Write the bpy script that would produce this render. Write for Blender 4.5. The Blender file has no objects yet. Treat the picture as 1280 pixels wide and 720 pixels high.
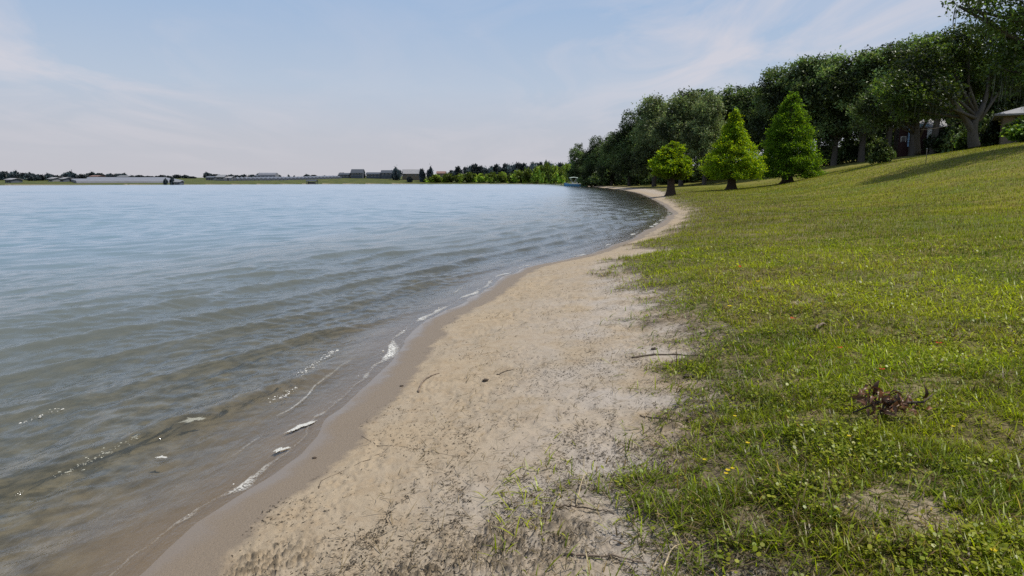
import bpy, math, random
import numpy as np
from mathutils import Vector, Matrix

rng = np.random.default_rng(11)
random.seed(11)
scene = bpy.context.scene
COL = scene.collection
PI = math.pi

# ------------------------------------------------------------------ survey: pixel of the photograph -> place
H_CAM, F_PX, HORIZON = 1.65, 853.3, 227.0
TH = math.atan((360 - HORIZON) / F_PX)
CT, ST = math.cos(TH), math.sin(TH)


def plane(px, py, z=0.0):
    v = (360 - py) / F_PX
    dz = -ST + v * CT
    t = (z - H_CAM) / dz
    return ((px - 640) / F_PX * t, (CT + v * ST) * t)


def at(px, py, y):
    v = (360 - py) / F_PX
    t = y / (CT + v * ST)
    return ((px - 640) / F_PX * t, y, H_CAM + (-ST + v * CT) * t)


# ------------------------------------------------------------------ noise
def _h(ix, iy, seed):
    n = (ix.astype(np.uint32) * np.uint32(374761393) + iy.astype(np.uint32) * np.uint32(668265263)
         + np.uint32((seed * 2246822519) & 0xFFFFFFFF))
    n = (n ^ (n >> np.uint32(13))) * np.uint32(1274126177)
    n = (n ^ (n >> np.uint32(16))) * np.uint32(2246822519)
    n = n ^ (n >> np.uint32(15))
    return (n & np.uint32(0xFFFFFF)).astype(np.float64) / 16777215.0


def vnoise(x, y, seed=0):
    fx, fy = np.floor(x), np.floor(y)
    ix, iy = fx.astype(np.int64), fy.astype(np.int64)
    u, v = x - fx, y - fy
    u = u * u * u * (u * (u * 6 - 15) + 10)
    v = v * v * v * (v * (v * 6 - 15) + 10)
    a, b = _h(ix, iy, seed), _h(ix + 1, iy, seed)
    c, d = _h(ix, iy + 1, seed), _h(ix + 1, iy + 1, seed)
    return (a + (b - a) * u) * (1 - v) + (c + (d - c) * u) * v


def fbm(x, y, seed=0, octv=4, gain=0.5):
    s = np.zeros_like(x); a = 1.0; t = 0.0
    c, sn = math.cos(0.6), math.sin(0.6)
    for i in range(octv):
        s += a * vnoise(x, y, seed + i * 17)
        t += a; a *= gain
        x, y = (x * c - y * sn) * 2.03 + 13.7, (x * sn + y * c) * 2.03 - 7.1
    return s / t


def pits(x, y, seed):
    """cell dents: 0 away from a dent centre, 1 in it"""
    fx, fy = np.floor(x), np.floor(y)
    best = np.full_like(x, 9.0)
    for dx in (-1, 0, 1):
        for dy in (-1, 0, 1):
            cx, cy = fx + dx, fy + dy
            ix, iy = cx.astype(np.int64), cy.astype(np.int64)
            qx = cx + _h(ix, iy, seed); qy = cy + _h(ix, iy, seed + 5)
            best = np.minimum(best, (x - qx) ** 2 + (y - qy) ** 2)
    return np.clip(1 - np.sqrt(best) / 0.45, 0, 1)


def sstep(a, b, x):
    t = np.clip((x - a) / (b - a), 0, 1)
    return t * t * (3 - 2 * t)


# ------------------------------------------------------------------ the lake outline
near_px = [(140, 720), (225, 640), (345, 565), (390, 520), (440, 480), (495, 430), (530, 400), (600, 365), (650, 335),
           (740, 315), (790, 295), (822, 280), (834, 268), (828, 258), (814, 250), (806, 245), (788, 239.6), (764, 236), (740, 233.6)]
pts = [plane(*p) for p in near_px]
pts += [(25.5, 236), (24.0, 262), (27, 300), (30, 360), (27, 410), (12, 455), (-14, 480), (-46, 487), (-88, 470), (-136, 416), (-181, 356),
        (-232, 308), (-330, 225), (-420, 80), (-430, -100), (-300, -260), (-100, -300), (-14, -150), (-4.5, -40),
        (-2.3, -8), (-1.85, 0)]
P = np.array(pts)
n = len(P)
sp = []
for i in range(n):
    p0, p1, p2, p3 = P[i - 1], P[i], P[(i + 1) % n], P[(i + 2) % n]
    for t in np.linspace(0, 1, 4, endpoint=False):
        sp.append(0.5 * ((2 * p1) + (p2 - p0) * t + (2 * p0 - 5 * p1 + 4 * p2 - p3) * t * t + (-p0 + 3 * p1 - 3 * p2 + p3) * t ** 3))
LAKE = np.array(sp)


def signed(x, y):
    """distance to the waterline: positive on land"""
    x = np.asarray(x, float); y = np.asarray(y, float)
    sh = x.shape; x = x.ravel(); y = y.ravel()
    A = LAKE; B = np.roll(LAKE, -1, 0)
    best = np.full(x.shape, 1e12); inside = np.zeros(x.shape, bool)
    for (ax, ay), (bx, by) in zip(A, B):
        dx, dy = bx - ax, by - ay
        L = dx * dx + dy * dy
        t = np.clip(((x - ax) * dx + (y - ay) * dy) / L, 0, 1)
        best = np.minimum(best, (x - ax - t * dx) ** 2 + (y - ay - t * dy) ** 2)
        if ay != by:
            c = (ay > y) != (by > y)
            inside ^= c & (x < (y - ay) * dx / dy + ax)
    d = np.sqrt(best)
    d = np.where(inside, -d, d)
    d = d + np.exp(-np.abs(d) / 1.5) * ((fbm(x / 0.9, y / 0.9, 3, 3) - 0.5) * 0.26 + (vnoise(x / 4.0, y / 4.0, 9) - 0.5) * 0.25)
    return d.reshape(sh)


# turf edge: distance from the waterline at which the lawn starts, along the shore
GE_Y = [-5, 2.3, 3.1, 4.0, 4.8, 6.1, 8.3, 11, 14.5, 16.2, 17.2, 18.5, 21.5, 28, 39, 60, 90, 120, 180, 240, 300]
GE_D = [2.85, 2.78, 2.75, 2.92, 3.08, 3.28, 3.1, 2.4, 2.55, 1.7, 1.1, 1.6, 1.7, 1.75, 1.75, 1.9, 3.8, 4.5, 3.0, 2.5, 1.0]
# the hill behind the lawn: distance from the waterline at which it starts to climb
H_Y = [-20, 20, 35, 50, 70, 85, 100, 130, 180, 260, 330]
H_D = [12, 12, 11.0, 10.5, 13, 17.0, 19, 17, 14, 14, 14]


def sp_(x):
    return np.log1p(np.exp(np.clip(x, -30, 30)))


def base_h(x, y, sd):
    b = np.where(sd < 0, np.maximum(-0.085 * np.maximum(-sd, 0) , -0.5 - 0.02 * np.maximum(-sd, 0)), 0)
    b = np.maximum(b, -5.0)
    land = np.where(sd < 3, 0.092 * sd, 0.276 + 0.05 * np.clip(sd - 3, 0, 20))
    sd0 = np.interp(y, H_Y, H_D)
    hr = 0.235 * 2.2 * sp_((sd - sd0) / 2.2)
    hr = 8.8 * (1 - np.exp(-hr / 8.8)) 
    sl_ = np.interp(x, [-300, -190, -155, -125, -90, -50, 20], [0.032, 0.045, 0.062, 0.105, 0.12, 0.085, 0.06])
    hf = 0.25 * np.clip(sd / 3, 0, 1) + 6.8 * (1 - np.exp(-np.maximum(sd - 2, 0) * sl_ / 6.8))
    w = sstep(330, 270, y) * sstep(-60, -20, x + np.maximum(0, 60 - y))
    land = np.where(sd > 0, (land + hr) * w + hf * (1 - w), 0)
    return np.where(sd < 0, b, land)


def turf_mask(x, y, sd):
    ge = np.interp(y, GE_Y, GE_D)
    r = np.hypot(x, y)
    w = np.clip(r / 25, 0.55, 1.3)
    q = (fbm(x / 0.45, y / 0.45, 26, 6, 0.68) - 0.5) * 2.7 * w + (vnoise(x / 2.3, y / 2.3, 35) - 0.5) * 0.3
    return sstep(-1.15, 0.55, sd - ge + q)


def bare_mask(x, y, sd):
    """sandy bald spots in the lawn"""
    q = 0.85 * fbm(x / 0.8, y / 0.8, 163, 4) + 0.075 + 0.30 * (vnoise(x / 6.0, y / 6.0, 67) - 0.5)
    nearspot = np.exp(-(((x - 1.5) / 0.65) ** 2 + ((y - 2.75) / 0.42) ** 2)) * 0.20
    q = q + (fbm(x / 0.2, y / 0.2, 64, 3) - 0.5) * 0.40
    return sstep(0.69, 0.83, q + nearspot) * (1 - 0.8 * sstep(5, 12, np.hypot(x, y)))


CLODS = [(plane(650, 665, 0.2), 0.42, 0.30), (plane(335, 690, 0.13), 0.20, 0.22), (plane(560, 730, 0.2), 0.5, 0.22), (plane(520, 700, 0.2), 0.22, 0.12)]


def clod_mask(x, y):
    cl = np.zeros_like(x)
    for (cx, cy), rx, ry in CLODS:
        cl = np.maximum(cl, np.exp(-(((x - cx) / rx) ** 2 + ((y - cy) / ry) ** 2) ** 1.5))
    return cl * sstep(0.3, 0.55, vnoise(x / 0.09, y / 0.09, 77) + 0.25 * cl)


def detail_h(x, y, sd, g):
    r = np.hypot(x, y)
    lod = np.clip(9 / np.maximum(r, 0.1), 0, 1)
    dry = sstep(0.42, 0.6, sd)
    sand = dry * (1 - g)
    z = np.zeros_like(x)
    z += 0.012 * dry - 0.006                                             # the little scarp at the edge of the wet strip
    trod = sstep(0.40, 0.62, fbm(x / 0.5, y / 0.5, 71, 3))
    z += sand * (fbm(x / 0.22, y / 0.22, 41, 5, 0.5) - 0.5) * 0.020
    z += sand * lod * (fbm(x / 0.035, y / 0.035, 45, 2) - 0.5) * (0.005 + 0.008 * trod)
    z -= sand * lod * trod * pits(x / 0.055, y / 0.055, 51) ** 0.7 * 0.013 * sstep(0.5, 0.7, vnoise(x / 0.13, y / 0.13, 52))
    z -= sand * pits(x / 0.13, y / 0.19, 53) ** 0.5 * 0.011 * sstep(0.55, 0.75, vnoise(x / 0.45, y / 0.45, 54)) * np.clip(14 / np.maximum(r, 0.1), 0, 1)
    z -= sand * pits(x / 0.42, y / 0.42, 57) ** 0.6 * 0.022 * sstep(0.5, 0.75, vnoise(x / 0.6, y / 0.6, 59))
    z += clod_mask(x, y) * (np.abs(fbm(x / 0.036, y / 0.036, 81, 4, 0.6) - 0.5) * 0.13 - 0.012)
    # lawn: lumpy turf with a raised, ragged rim
    z += g * ((fbm(x / 0.8, y / 0.8, 85, 4) - 0.5) * 0.11 + 0.05 + (vnoise(x / 5, y / 5, 88) - 0.5) * 0.12 * sstep(3, 8, sd))
    z += g * lod * (fbm(x / 0.06, y / 0.06, 91, 2) - 0.5) * 0.02
    # lake bed: ripples
    bed = sstep(0.0, -0.3, sd)
    z += bed * (fbm(x / 0.35, y / 0.35, 95, 4) - 0.5) * 0.05
    return z


def ground_z(x, y):
    x = np.atleast_1d(np.asarray(x, float)); y = np.atleast_1d(np.asarray(y, float))
    sd = signed(x, y)
    g = turf_mask(x, y, sd)
    return base_h(x, y, sd) + detail_h(x, y, sd, g)


def gz(x, y):
    return float(ground_z(x, y)[0])


# ------------------------------------------------------------------ mesh helpers
def mesh_np(name, V, faces, attrs=None, smooth=True, mat=None):
    """faces: list of (n,k) int arrays"""
    me = bpy.data.meshes.new(name)
    V = np.ascontiguousarray(V, np.float32)
    me.vertices.add(len(V)); me.vertices.foreach_set('co', V.ravel())
    loops = np.concatenate([f.ravel() for f in faces]).astype(np.int32)
    starts, o = [], 0
    for f in faces:
        starts.append(o + np.arange(len(f)) * f.shape[1]); o += f.size
    starts = np.concatenate(starts).astype(np.int32)
    me.loops.add(len(loops)); me.loops.foreach_set('vertex_index', loops)
    me.polygons.add(len(starts)); me.polygons.foreach_set('loop_start', starts)
    me.update(calc_edges=True)
    me.polygons.foreach_set('use_smooth', np.full(len(starts), bool(smooth)))
    for k, a in (attrs or {}).items():
        a = np.asarray(a, np.float32)
        if a.ndim == 1:
            at_ = me.attributes.new(k, 'FLOAT', 'POINT'); at_.data.foreach_set('value', a)
        else:
            if a.shape[1] == 3:
                a = np.concatenate([a, np.ones((len(a), 1), np.float32)], 1)
            at_ = me.attributes.new(k, 'FLOAT_COLOR', 'POINT'); at_.data.foreach_set('color', np.ascontiguousarray(a).ravel())
    if mat:
        me.materials.append(mat)
    me.update()
    return me


def link(name, me, parent=None):
    o = bpy.data.objects.new(name, me); COL.objects.link(o)
    if parent is not None:
        o.parent = parent
    return o


def tag(o, label=None, cat=None, group=None, kind=None):
    if label: o['label'] = label
    if cat: o['category'] = cat
    if group: o['group'] = group
    if kind: o['kind'] = kind
    return o


def thing(name, label, cat, loc=(0, 0, 0), rz=0.0, group=None):
    o = bpy.data.objects.new(name, None); COL.objects.link(o)
    o.empty_display_size = 0.1
    o.location = loc; o.rotation_euler = (0, 0, rz)
    return tag(o, label, cat, group)


class MB:
    """collects shapes for one mesh"""
    def __init__(s):
        s.v = []; s.f = []; s.n = 0

    def add(s, V, F):
        V = np.asarray(V, float)
        s.v.append(V); s.f += [[i + s.n for i in f] for f in F]; s.n += len(V)

    def box(s, x0, x1, y0, y1, z0, z1):
        s.add([(x0, y0, z0), (x1, y0, z0), (x1, y1, z0), (x0, y1, z0), (x0, y0, z1), (x1, y0, z1), (x1, y1, z1), (x0, y1, z1)],
              [(0, 3, 2, 1), (4, 5, 6, 7), (0, 1, 5, 4), (1, 2, 6, 5), (2, 3, 7, 6), (3, 0, 4, 7)])

    def tube(s, pts, rad, k=8, cap=True):
        V, F = tube(pts, rad, k, cap)
        s.add(V, F)

    def mesh(s, name, mat, smooth=False):
        me = bpy.data.meshes.new(name)
        me.from_pydata(np.concatenate(s.v).tolist(), [], s.f)
        if smooth:
            me.polygons.foreach_set('use_smooth', np.full(len(me.polygons), True))
        me.materials.append(mat); me.update()
        return me

    def build(s, name, mat, parent=None, smooth=False):
        return link(name, s.mesh(name, mat, smooth), parent)


def tube(pts, rad, k=8, cap=True):
    pts = np.asarray(pts, float); rad = np.broadcast_to(np.asarray(rad, float), (len(pts),))
    V, F = [], []
    T = np.gradient(pts, axis=0)
    up = np.array([0, 0, 1.0]); ref = np.array([1.0, 0, 0])
    for i, (p, r) in enumerate(zip(pts, rad)):
        t = T[i] / (np.linalg.norm(T[i]) + 1e-9)
        a = np.cross(t, ref if abs(t[2]) > 0.6 else up); a /= np.linalg.norm(a) + 1e-9
        b = np.cross(t, a)
        for j in range(k):
            q = 2 * PI * j / k
            V.append(p + r * (math.cos(q) * a + math.sin(q) * b))
    for i in range(len(pts) - 1):
        for j in range(k):
            F.append((i * k + j, i * k + (j + 1) % k, (i + 1) * k + (j + 1) % k, (i + 1) * k + j))
    if cap:
        F.append(tuple(range(k))[::-1]); F.append(tuple((len(pts) - 1) * k + j for j in range(k)))
    return np.array(V), F


# ------------------------------------------------------------------ materials
class NT:
    def __init__(s, tree): s.t = tree
    def n(s, typ, **kw):
        nd = s.t.nodes.new(typ)
        for k, v in kw.items():
            if k.startswith('i_'):
                nd.inputs[k[2:].replace('_', ' ')].default_value = v
            else:
                setattr(nd, k, v)
        return nd
    def l(s, a, b): s.t.links.new(a, b)
    def math(s, op, a, b=None, clamp=False):
        nd = s.t.nodes.new('ShaderNodeMath'); nd.operation = op; nd.use_clamp = clamp
        for i, q in enumerate((a, b)):
            if q is None: continue
            if isinstance(q, (int, float)): nd.inputs[i].default_value = q
            else: s.l(q, nd.inputs[i])
        return nd.outputs[0]
    def mix(s, fac, a, b, blend='MIX'):
        nd = s.t.nodes.new('ShaderNodeMix'); nd.data_type = 'RGBA'; nd.blend_type = blend
        for sock, q in ((nd.inputs[0], fac), (nd.inputs[6], a), (nd.inputs[7], b)):
            if isinstance(q, (int, float)): sock.default_value = q
            elif isinstance(q, tuple): sock.default_value = (*q[:3], 1)
            else: s.l(q, sock)
        return nd.outputs[2]
    def ramp(s, fac, stops):
        nd = s.t.nodes.new('ShaderNodeValToRGB')
        e = nd.color_ramp.elements
        while len(e) < len(stops): e.new(0.5)
        for el, (p, c) in zip(e, stops):
            el.position = p; el.color = (*c, 1) if isinstance(c, tuple) else (c, c, c, 1)
        s.l(fac, nd.inputs[0])
        return nd.outputs[0]
    def noise(s, vec, scale, detail=4, rough=0.55, dist=0.0):
        nd = s.t.nodes.new('ShaderNodeTexNoise')
        nd.inputs['Scale'].default_value = scale; nd.inputs['Detail'].default_value = detail
        nd.inputs['Roughness'].default_value = rough; nd.inputs['Distortion'].default_value = dist
        if vec is not None: s.l(vec, nd.inputs['Vector'])
        return nd.outputs['Fac']
    def attr(s, name, out='Fac'):
        nd = s.t.nodes.new('ShaderNodeAttribute'); nd.attribute_name = name
        return nd.outputs[out]
    def bump(s, h, strength, dist):
        nd = s.t.nodes.new('ShaderNodeBump'); nd.inputs['Strength'].default_value = strength; nd.inputs['Distance'].default_value = dist
        s.l(h, nd.inputs['Height'])
        return nd.outputs[0]


def new_mat(name):
    m = bpy.data.materials.new(name); m.use_nodes = True
    m.node_tree.nodes.clear()
    t = NT(m.node_tree)
    out = t.n('ShaderNodeOutputMaterial')
    return m, t, out


def principled(t, out, base, rough=0.8, spec=0.3, normal=None, metallic=0.0):
    p = t.n('ShaderNodeBsdfPrincipled')
    for k, q in (('Base Color', base), ('Roughness', rough), ('Specular IOR Level', spec), ('Metallic', metallic)):
        if isinstance(q, tuple): p.inputs[k].default_value = (*q, 1)
        elif isinstance(q, (int, float)): p.inputs[k].default_value = q
        else: t.l(q, p.inputs[k])
    if normal is not None: t.l(normal, p.inputs['Normal'])
    t.l(p.outputs[0], out.inputs[0])
    return p


def paint(name, col, rough=0.6, var=0.25, scale=3.0, spec=0.3):
    m, t, out = new_mat(name)
    co = t.n('ShaderNodeTexCoord').outputs['Object']
    nz = t.noise(co, scale, 5)
    c = t.mix(t.ramp(nz, [(0.3, 0.0), (0.75, 1.0)]), tuple(q * (1 - var) for q in col), tuple(min(1, q * (1 + var * 0.5)) for q in col))
    principled(t, out, c, rough, spec, t.bump(t.noise(co, scale * 8, 3), 0.2, 0.01))
    return m


def leaf_mat(name, col, trans_col, trans=0.4, objvar=0.25, gloss=0.022):
    m, t, out = new_mat(name)
    a = t.attr('tint', 'Color')
    oi = t.n('ShaderNodeObjectInfo').outputs['Random']
    k = t.math('ADD', t.math('MULTIPLY', oi, objvar * 2), 1 - objvar)
    c = t.mix(1.0, a, col, 'MULTIPLY')
    ct = t.mix(1.0, a, trans_col, 'MULTIPLY')
    kk = t.n('ShaderNodeCombineColor'); [t.l(k, kk.inputs[i]) for i in range(3)]
    c = t.mix(1.0, c, kk.outputs[0], 'MULTIPLY'); ct = t.mix(1.0, ct, kk.outputs[0], 'MULTIPLY')
    d = t.n('ShaderNodeBsdfDiffuse'); t.l(c, d.inputs[0])
    tr = t.n('ShaderNodeBsdfTranslucent'); t.l(ct, tr.inputs[0])
    mx = t.n('ShaderNodeMixShader'); mx.inputs[0].default_value = trans
    t.l(d.outputs[0], mx.inputs[1]); t.l(tr.outputs[0], mx.inputs[2])
    g = t.n('ShaderNodeBsdfGlossy'); g.inputs['Roughness'].default_value = 0.38; g.inputs[0].default_value = (0.8, 0.85, 0.8, 1)
    m2 = t.n('ShaderNodeMixShader'); m2.inputs[0].default_value = gloss
    t.l(mx.outputs[0], m2.inputs[1]); t.l(g.outputs[0], m2.inputs[2])
    t.l(m2.outputs[0], out.inputs[0])
    return m


def bark_mat(name, a, b, scale=6):
    m, t, out = new_mat(name)
    co = t.n('ShaderNodeTexCoord').outputs['Object']
    mp = t.n('ShaderNodeMapping'); mp.inputs['Scale'].default_value = (1, 1, 0.25); t.l(co, mp.inputs[0])
    nz = t.noise(mp.outputs[0], scale, 6, 0.65)
    principled(t, out, t.mix(nz, a, b), 0.9, 0.1, t.bump(nz, 0.9, 0.05))
    return m


M_OAK = leaf_mat('oak_leaves', (0.078, 0.115, 0.045), (0.13, 0.21, 0.04), 0.30, 0.22)
M_GREYOAK = leaf_mat('grey_oak_leaves', (0.105, 0.140, 0.060), (0.16, 0.22, 0.06), 0.32, 0.10)
M_NEAROAK = leaf_mat('near_oak_leaves', (0.052, 0.088, 0.022), (0.15, 0.25, 0.025), 0.34, 0.05, 0.04)
M_CYP = leaf_mat('cypress_leaves', (0.12, 0.22, 0.014), (0.36, 0.52, 0.010), 0.50, 0.05, 0.01)
M_CYPD = leaf_mat('cypress_leaves_deep', (0.068, 0.145, 0.014), (0.20, 0.36, 0.012), 0.48, 0.05, 0.01)
M_SHRUB = leaf_mat('shrub_leaves', (0.06, 0.11, 0.02), (0.14, 0.26, 0.02), 0.38, 0.1)
M_FAR = leaf_mat('far_leaves', (0.048, 0.070, 0.085), (0.05, 0.08, 0.085), 0.25, 0.2, 0.02)  # far leaf colours tinted blue, with the haze of the air mixed in
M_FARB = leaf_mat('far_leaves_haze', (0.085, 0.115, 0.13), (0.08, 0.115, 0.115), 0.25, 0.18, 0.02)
M_BANK = leaf_mat('bank_leaves', (0.19, 0.28, 0.045), (0.32, 0.48, 0.045), 0.42, 0.22, 0.02)
M_MOSS = leaf_mat('moss', (0.16, 0.17, 0.14), (0.16, 0.17, 0.12), 0.4, 0.1, 0.0)
M_BARK = bark_mat('bark', (0.05, 0.042, 0.035), (0.13, 0.115, 0.10))
M_BARKG = bark_mat('grey_bark', (0.045, 0.04, 0.036), (0.15, 0.138, 0.122), 5)
M_BARKC = bark_mat('cypress_bark', (0.035, 0.025, 0.02), (0.095, 0.07, 0.052), 9)


# ------------------------------------------------------------------ GROUND
def polar(dense_n, half, radii):
    d = np.radians(np.linspace(-half, half, dense_n))
    m_ = np.arange(half + 0.3, 84, 0.4)
    c = np.radians(np.concatenate([m_, np.linspace(84, 276, 36), 360 - m_[::-1]]))
    ang = np.concatenate([d, c])
    R, A = np.meshgrid(radii, ang, indexing='ij')
    return R * np.sin(A), R * np.cos(A), len(radii), len(ang)


def sd_grid(X, Y, st=4):
    ni, nj = X.shape
    ii = np.unique(np.append(np.arange(0, ni, st), ni - 1)); jj = np.unique(np.append(np.arange(0, nj, st), nj - 1))
    S = signed(X[np.ix_(ii, jj)], Y[np.ix_(ii, jj)])
    T = np.empty((len(ii), nj))
    for k in range(len(ii)):
        T[k] = np.interp(np.arange(nj), jj, S[k])
    u = np.interp(np.arange(ni), ii, np.arange(len(ii)))
    a = np.minimum(u.astype(int), len(ii) - 2); w = (u - a)[:, None]
    return T[a] * (1 - w) + T[a + 1] * w


def ring(r0, r1, k):
    return r0 * (r1 / r0) ** np.linspace(0, 1, int(math.log(r1 / r0) / math.log(k)) + 1)


def grid_faces(ni, nj):
    i, j = np.meshgrid(np.arange(ni - 1), np.arange(nj), indexing='ij')
    j2 = (j + 1) % nj
    return np.stack([i * nj + j, i * nj + j2, (i + 1) * nj + j2, (i + 1) * nj + j], -1).reshape(-1, 4)


radii = np.concatenate([[0.02, 0.5, 1.0, 1.4], ring(1.7, 14, 1.0045), ring(14, 70, 1.008)[1:], ring(70, 2500, 1.02)[1:]])
X, Y, ni, nj = polar(1050, 48, radii)
SD = sd_grid(X, Y)
G = turf_mask(X, Y, SD)
Z = base_h(X, Y, SD) + detail_h(X, Y, SD, G)
B = bare_mask(X, Y, SD) * G 
Fg = grid_faces(ni, nj)
FAR = np.maximum(sstep(255, 290, Y), sstep(-90, -160, X)); FB = (X > -128) & (X < -86) & (Y > 300)
G = np.where(FAR > 0, np.maximum(G, FAR * np.where(FB, sstep(5.0, 7.0, SD), sstep(0.2, 0.8, SD))), G); B = B * (1 - FAR)
GROUND_ATTR = dict(clod=(clod_mask(X, Y) * sstep(0.06, 0.16, np.abs(fbm(X / 0.036, Y / 0.036, 81, 4, 0.6) - 0.5))).ravel(), far=FAR.ravel(), turf=sstep(0.3, 0.85, G).ravel(), rag=(sstep(0.03, 0.45, G) * (1 - 0.5 * sstep(0.3, 0.85, G))).ravel(), sd=np.clip(SD, -50, 400).ravel(), bare=B.ravel())

m, t, out = new_mat('ground_surface')
co = t.n('ShaderNodeTexCoord').outputs['Object']
turf, sdn, bare = t.attr('turf'), t.attr('sd'), t.attr('bare')
# sand
n1 = t.noise(co, 0.55, 5, 0.6); n2 = t.noise(co, 9, 6, 0.65); n3 = t.noise(co, 160, 3, 0.6)
sand = t.mix(t.ramp(n1, [(0.36, 0.0), (0.62, 1.0)]), (0.34, 0.275, 0.196), (0.31, 0.265, 0.21))
sand = t.mix(t.ramp(n2, [(0.30, 0.75), (0.55, 0.0)]), sand, (0.27, 0.205, 0.135))
sand = t.mix(t.ramp(n3, [(0.30, 0.5), (0.50, 0.0)]), sand, (0.17, 0.13, 0.09))
# the pale grey strip of dried silt next to the turf
silt = t.math('MULTIPLY', t.ramp(t.math('ADD', sdn, t.math('MULTIPLY', n2, 0.9)), [(0.0, 0.0), (1.0, 1.0)]), 1.0)
mr = t.n('ShaderNodeMapRange'); mr.inputs[1].default_value = 1.45; mr.inputs[2].default_value = 2.5
t.l(t.math('ADD', sdn, t.math('MULTIPLY', n1, 0.9)), mr.inputs[0])
sand = t.mix(t.math('MULTIPLY', mr.outputs[0], t.ramp(t.noise(co, 1.6, 5), [(0.38, 0.0), (0.58, 0.8)])), sand, (0.345, 0.315, 0.29))
# dark humus crumbs
n4 = t.noise(co, 22, 5, 0.7)
mr2 = t.n('ShaderNodeMapRange'); mr2.inputs[1].default_value = 1.0; mr2.inputs[2].default_value = 2.6; mr2.inputs[3].default_value = 0.0; mr2.inputs[4].default_value = 0.9
t.l(sdn, mr2.inputs[0])
sand = t.mix(t.math('MULTIPLY', mr2.outputs[0], t.ramp(n4, [(0.55, 0.0), (0.66, 0.8)])), sand, (0.10, 0.08, 0.058))
sand = t.mix(t.math('MULTIPLY', t.attr('rag'), t.ramp(t.noise(co, 13, 6, 0.75), [(0.35, 0.0), (0.52, 0.95)])), sand, (0.075, 0.058, 0.040))
sand = t.mix(t.math('MULTIPLY', t.attr('clod'), 0.8), sand, (0.075, 0.06, 0.042))  # dark soil of the clods, darkened further in place of their weak shadows
# wet strip + lake bed
wetn = t.math('ADD', sdn, t.math('MULTIPLY', t.math('SUBTRACT', t.noise(co, 2.6, 8, 0.68), 0.5), 0.42))
wr = t.n('ShaderNodeMapRange'); wr.inputs[1].default_value = 0.43; wr.inputs[2].default_value = 0.50; wr.inputs[3].default_value = 1.0; wr.inputs[4].default_value = 0.0
t.l(wetn, wr.inputs[0]); wet = wr.outputs[0]
film = t.n('ShaderNodeMapRange'); film.inputs[1].default_value = 0.10; film.inputs[2].default_value = 0.24; film.inputs[3].default_value = 1.0; film.inputs[4].default_value = 0.0
t.l(wetn, film.inputs[0]); film = film.outputs[0]
wetc = t.mix(t.ramp(n3, [(0.3, 0.4), (0.55, 0.0)]), (0.185, 0.145, 0.105), (0.09, 0.07, 0.05))
sand = t.mix(wet, sand, wetc)
bedr = t.n('ShaderNodeMapRange'); bedr.inputs[1].default_value = -0.15; bedr.inputs[2].default_value = -1.1
t.l(t.math('ADD', sdn, t.math('MULTIPLY', t.math('SUBTRACT', n1, 0.5), 1.2)), bedr.inputs[0])
bedn = t.noise(co, 5.5, 6, 0.7)
bed = t.mix(t.ramp(bedn, [(0.40, 0.0), (0.6, 1.0)]), (0.036, 0.034, 0.022), (0.22, 0.185, 0.12))
sand = t.mix(t.math('MULTIPLY', bedr.outputs[0], 0.85), sand, bed)
# lawn
l1 = t.noise(co, 0.22, 5, 0.6); l2 = t.noise(co, 1.7, 6, 0.65); l3 = t.noise(co, 14, 5, 0.7)
lawn = t.mix(t.ramp(l1, [(0.38, 0.0), (0.62, 1.0)]), (0.095, 0.135, 0.009), (0.23, 0.205, 0.024))
lawn = t.mix(t.ramp(l2, [(0.46, 0.0), (0.66, 0.75)]), lawn, (0.17, 0.13, 0.045))
lawn = t.mix(t.ramp(l3, [(0.36, 0.75), (0.56, 0.0)]), lawn, (0.030, 0.045, 0.010))
nearr = t.n('ShaderNodeMapRange'); nearr.inputs[1].default_value = 2.5; nearr.inputs[2].default_value = 10.0; nearr.inputs[3].default_value = 0.85; nearr.inputs[4].default_value = 0.0
t.l(sdn, nearr.inputs[0])
lawn = t.mix(nearr.outputs[0], lawn, t.mix(t.ramp(l3, [(0.40, 0.0), (0.62, 1.0)]), (0.034, 0.028, 0.016), (0.19, 0.15, 0.10)))
hillr = t.n('ShaderNodeMapRange'); hillr.inputs[1].default_value = 9.0; hillr.inputs[2].default_value = 22.0; hillr.inputs[4].default_value = 0.6
t.l(sdn, hillr.inputs[0])
lawn = t.mix(hillr.outputs[0], lawn, t.mix(t.ramp(l2, [(0.35, 0.0), (0.6, 1.0)]), (0.11, 0.125, 0.022), (0.185, 0.155, 0.055)))
lawn = t.mix(t.attr('far'), lawn, t.mix(t.ramp(l1, [(0.35, 0.0), (0.62, 1.0)]), (0.045, 0.06, 0.022), (0.085, 0.095, 0.03)))
lawn = t.mix(t.math('MULTIPLY', bare, t.ramp(l3, [(0.36, 0.0), (0.56, 0.75)])), lawn, (0.31, 0.255, 0.19))
col = t.mix(turf, sand, lawn)
rough = t.math('SUBTRACT', t.math('SUBTRACT', 0.92, t.math('MULTIPLY', wet, 0.30)), t.math('MULTIPLY', film, 0.48))
hgt = t.math('ADD', t.math('MULTIPLY', t.noise(co, 60, 5, 0.7), 0.6), t.math('MULTIPLY', n3, 0.25))
bmp = t.n('ShaderNodeBump'); bmp.inputs['Distance'].default_value = 0.012
t.l(hgt, bmp.inputs['Height']); t.l(t.math('SUBTRACT', 0.75, t.math('MULTIPLY', film, 0.72)), bmp.inputs['Strength'])
principled(t, out, col, rough, t.math('ADD', 0.12, t.math('MULTIPLY', wet, 0.4)), bmp.outputs[0])
M_GROUND = m
V = np.stack([X, Y, Z], -1).reshape(-1, 3)
link('ground', mesh_np('ground', V, [Fg, np.arange(nj)[None, :]], GROUND_ATTR, True, M_GROUND))['kind'] = 'structure'

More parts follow.
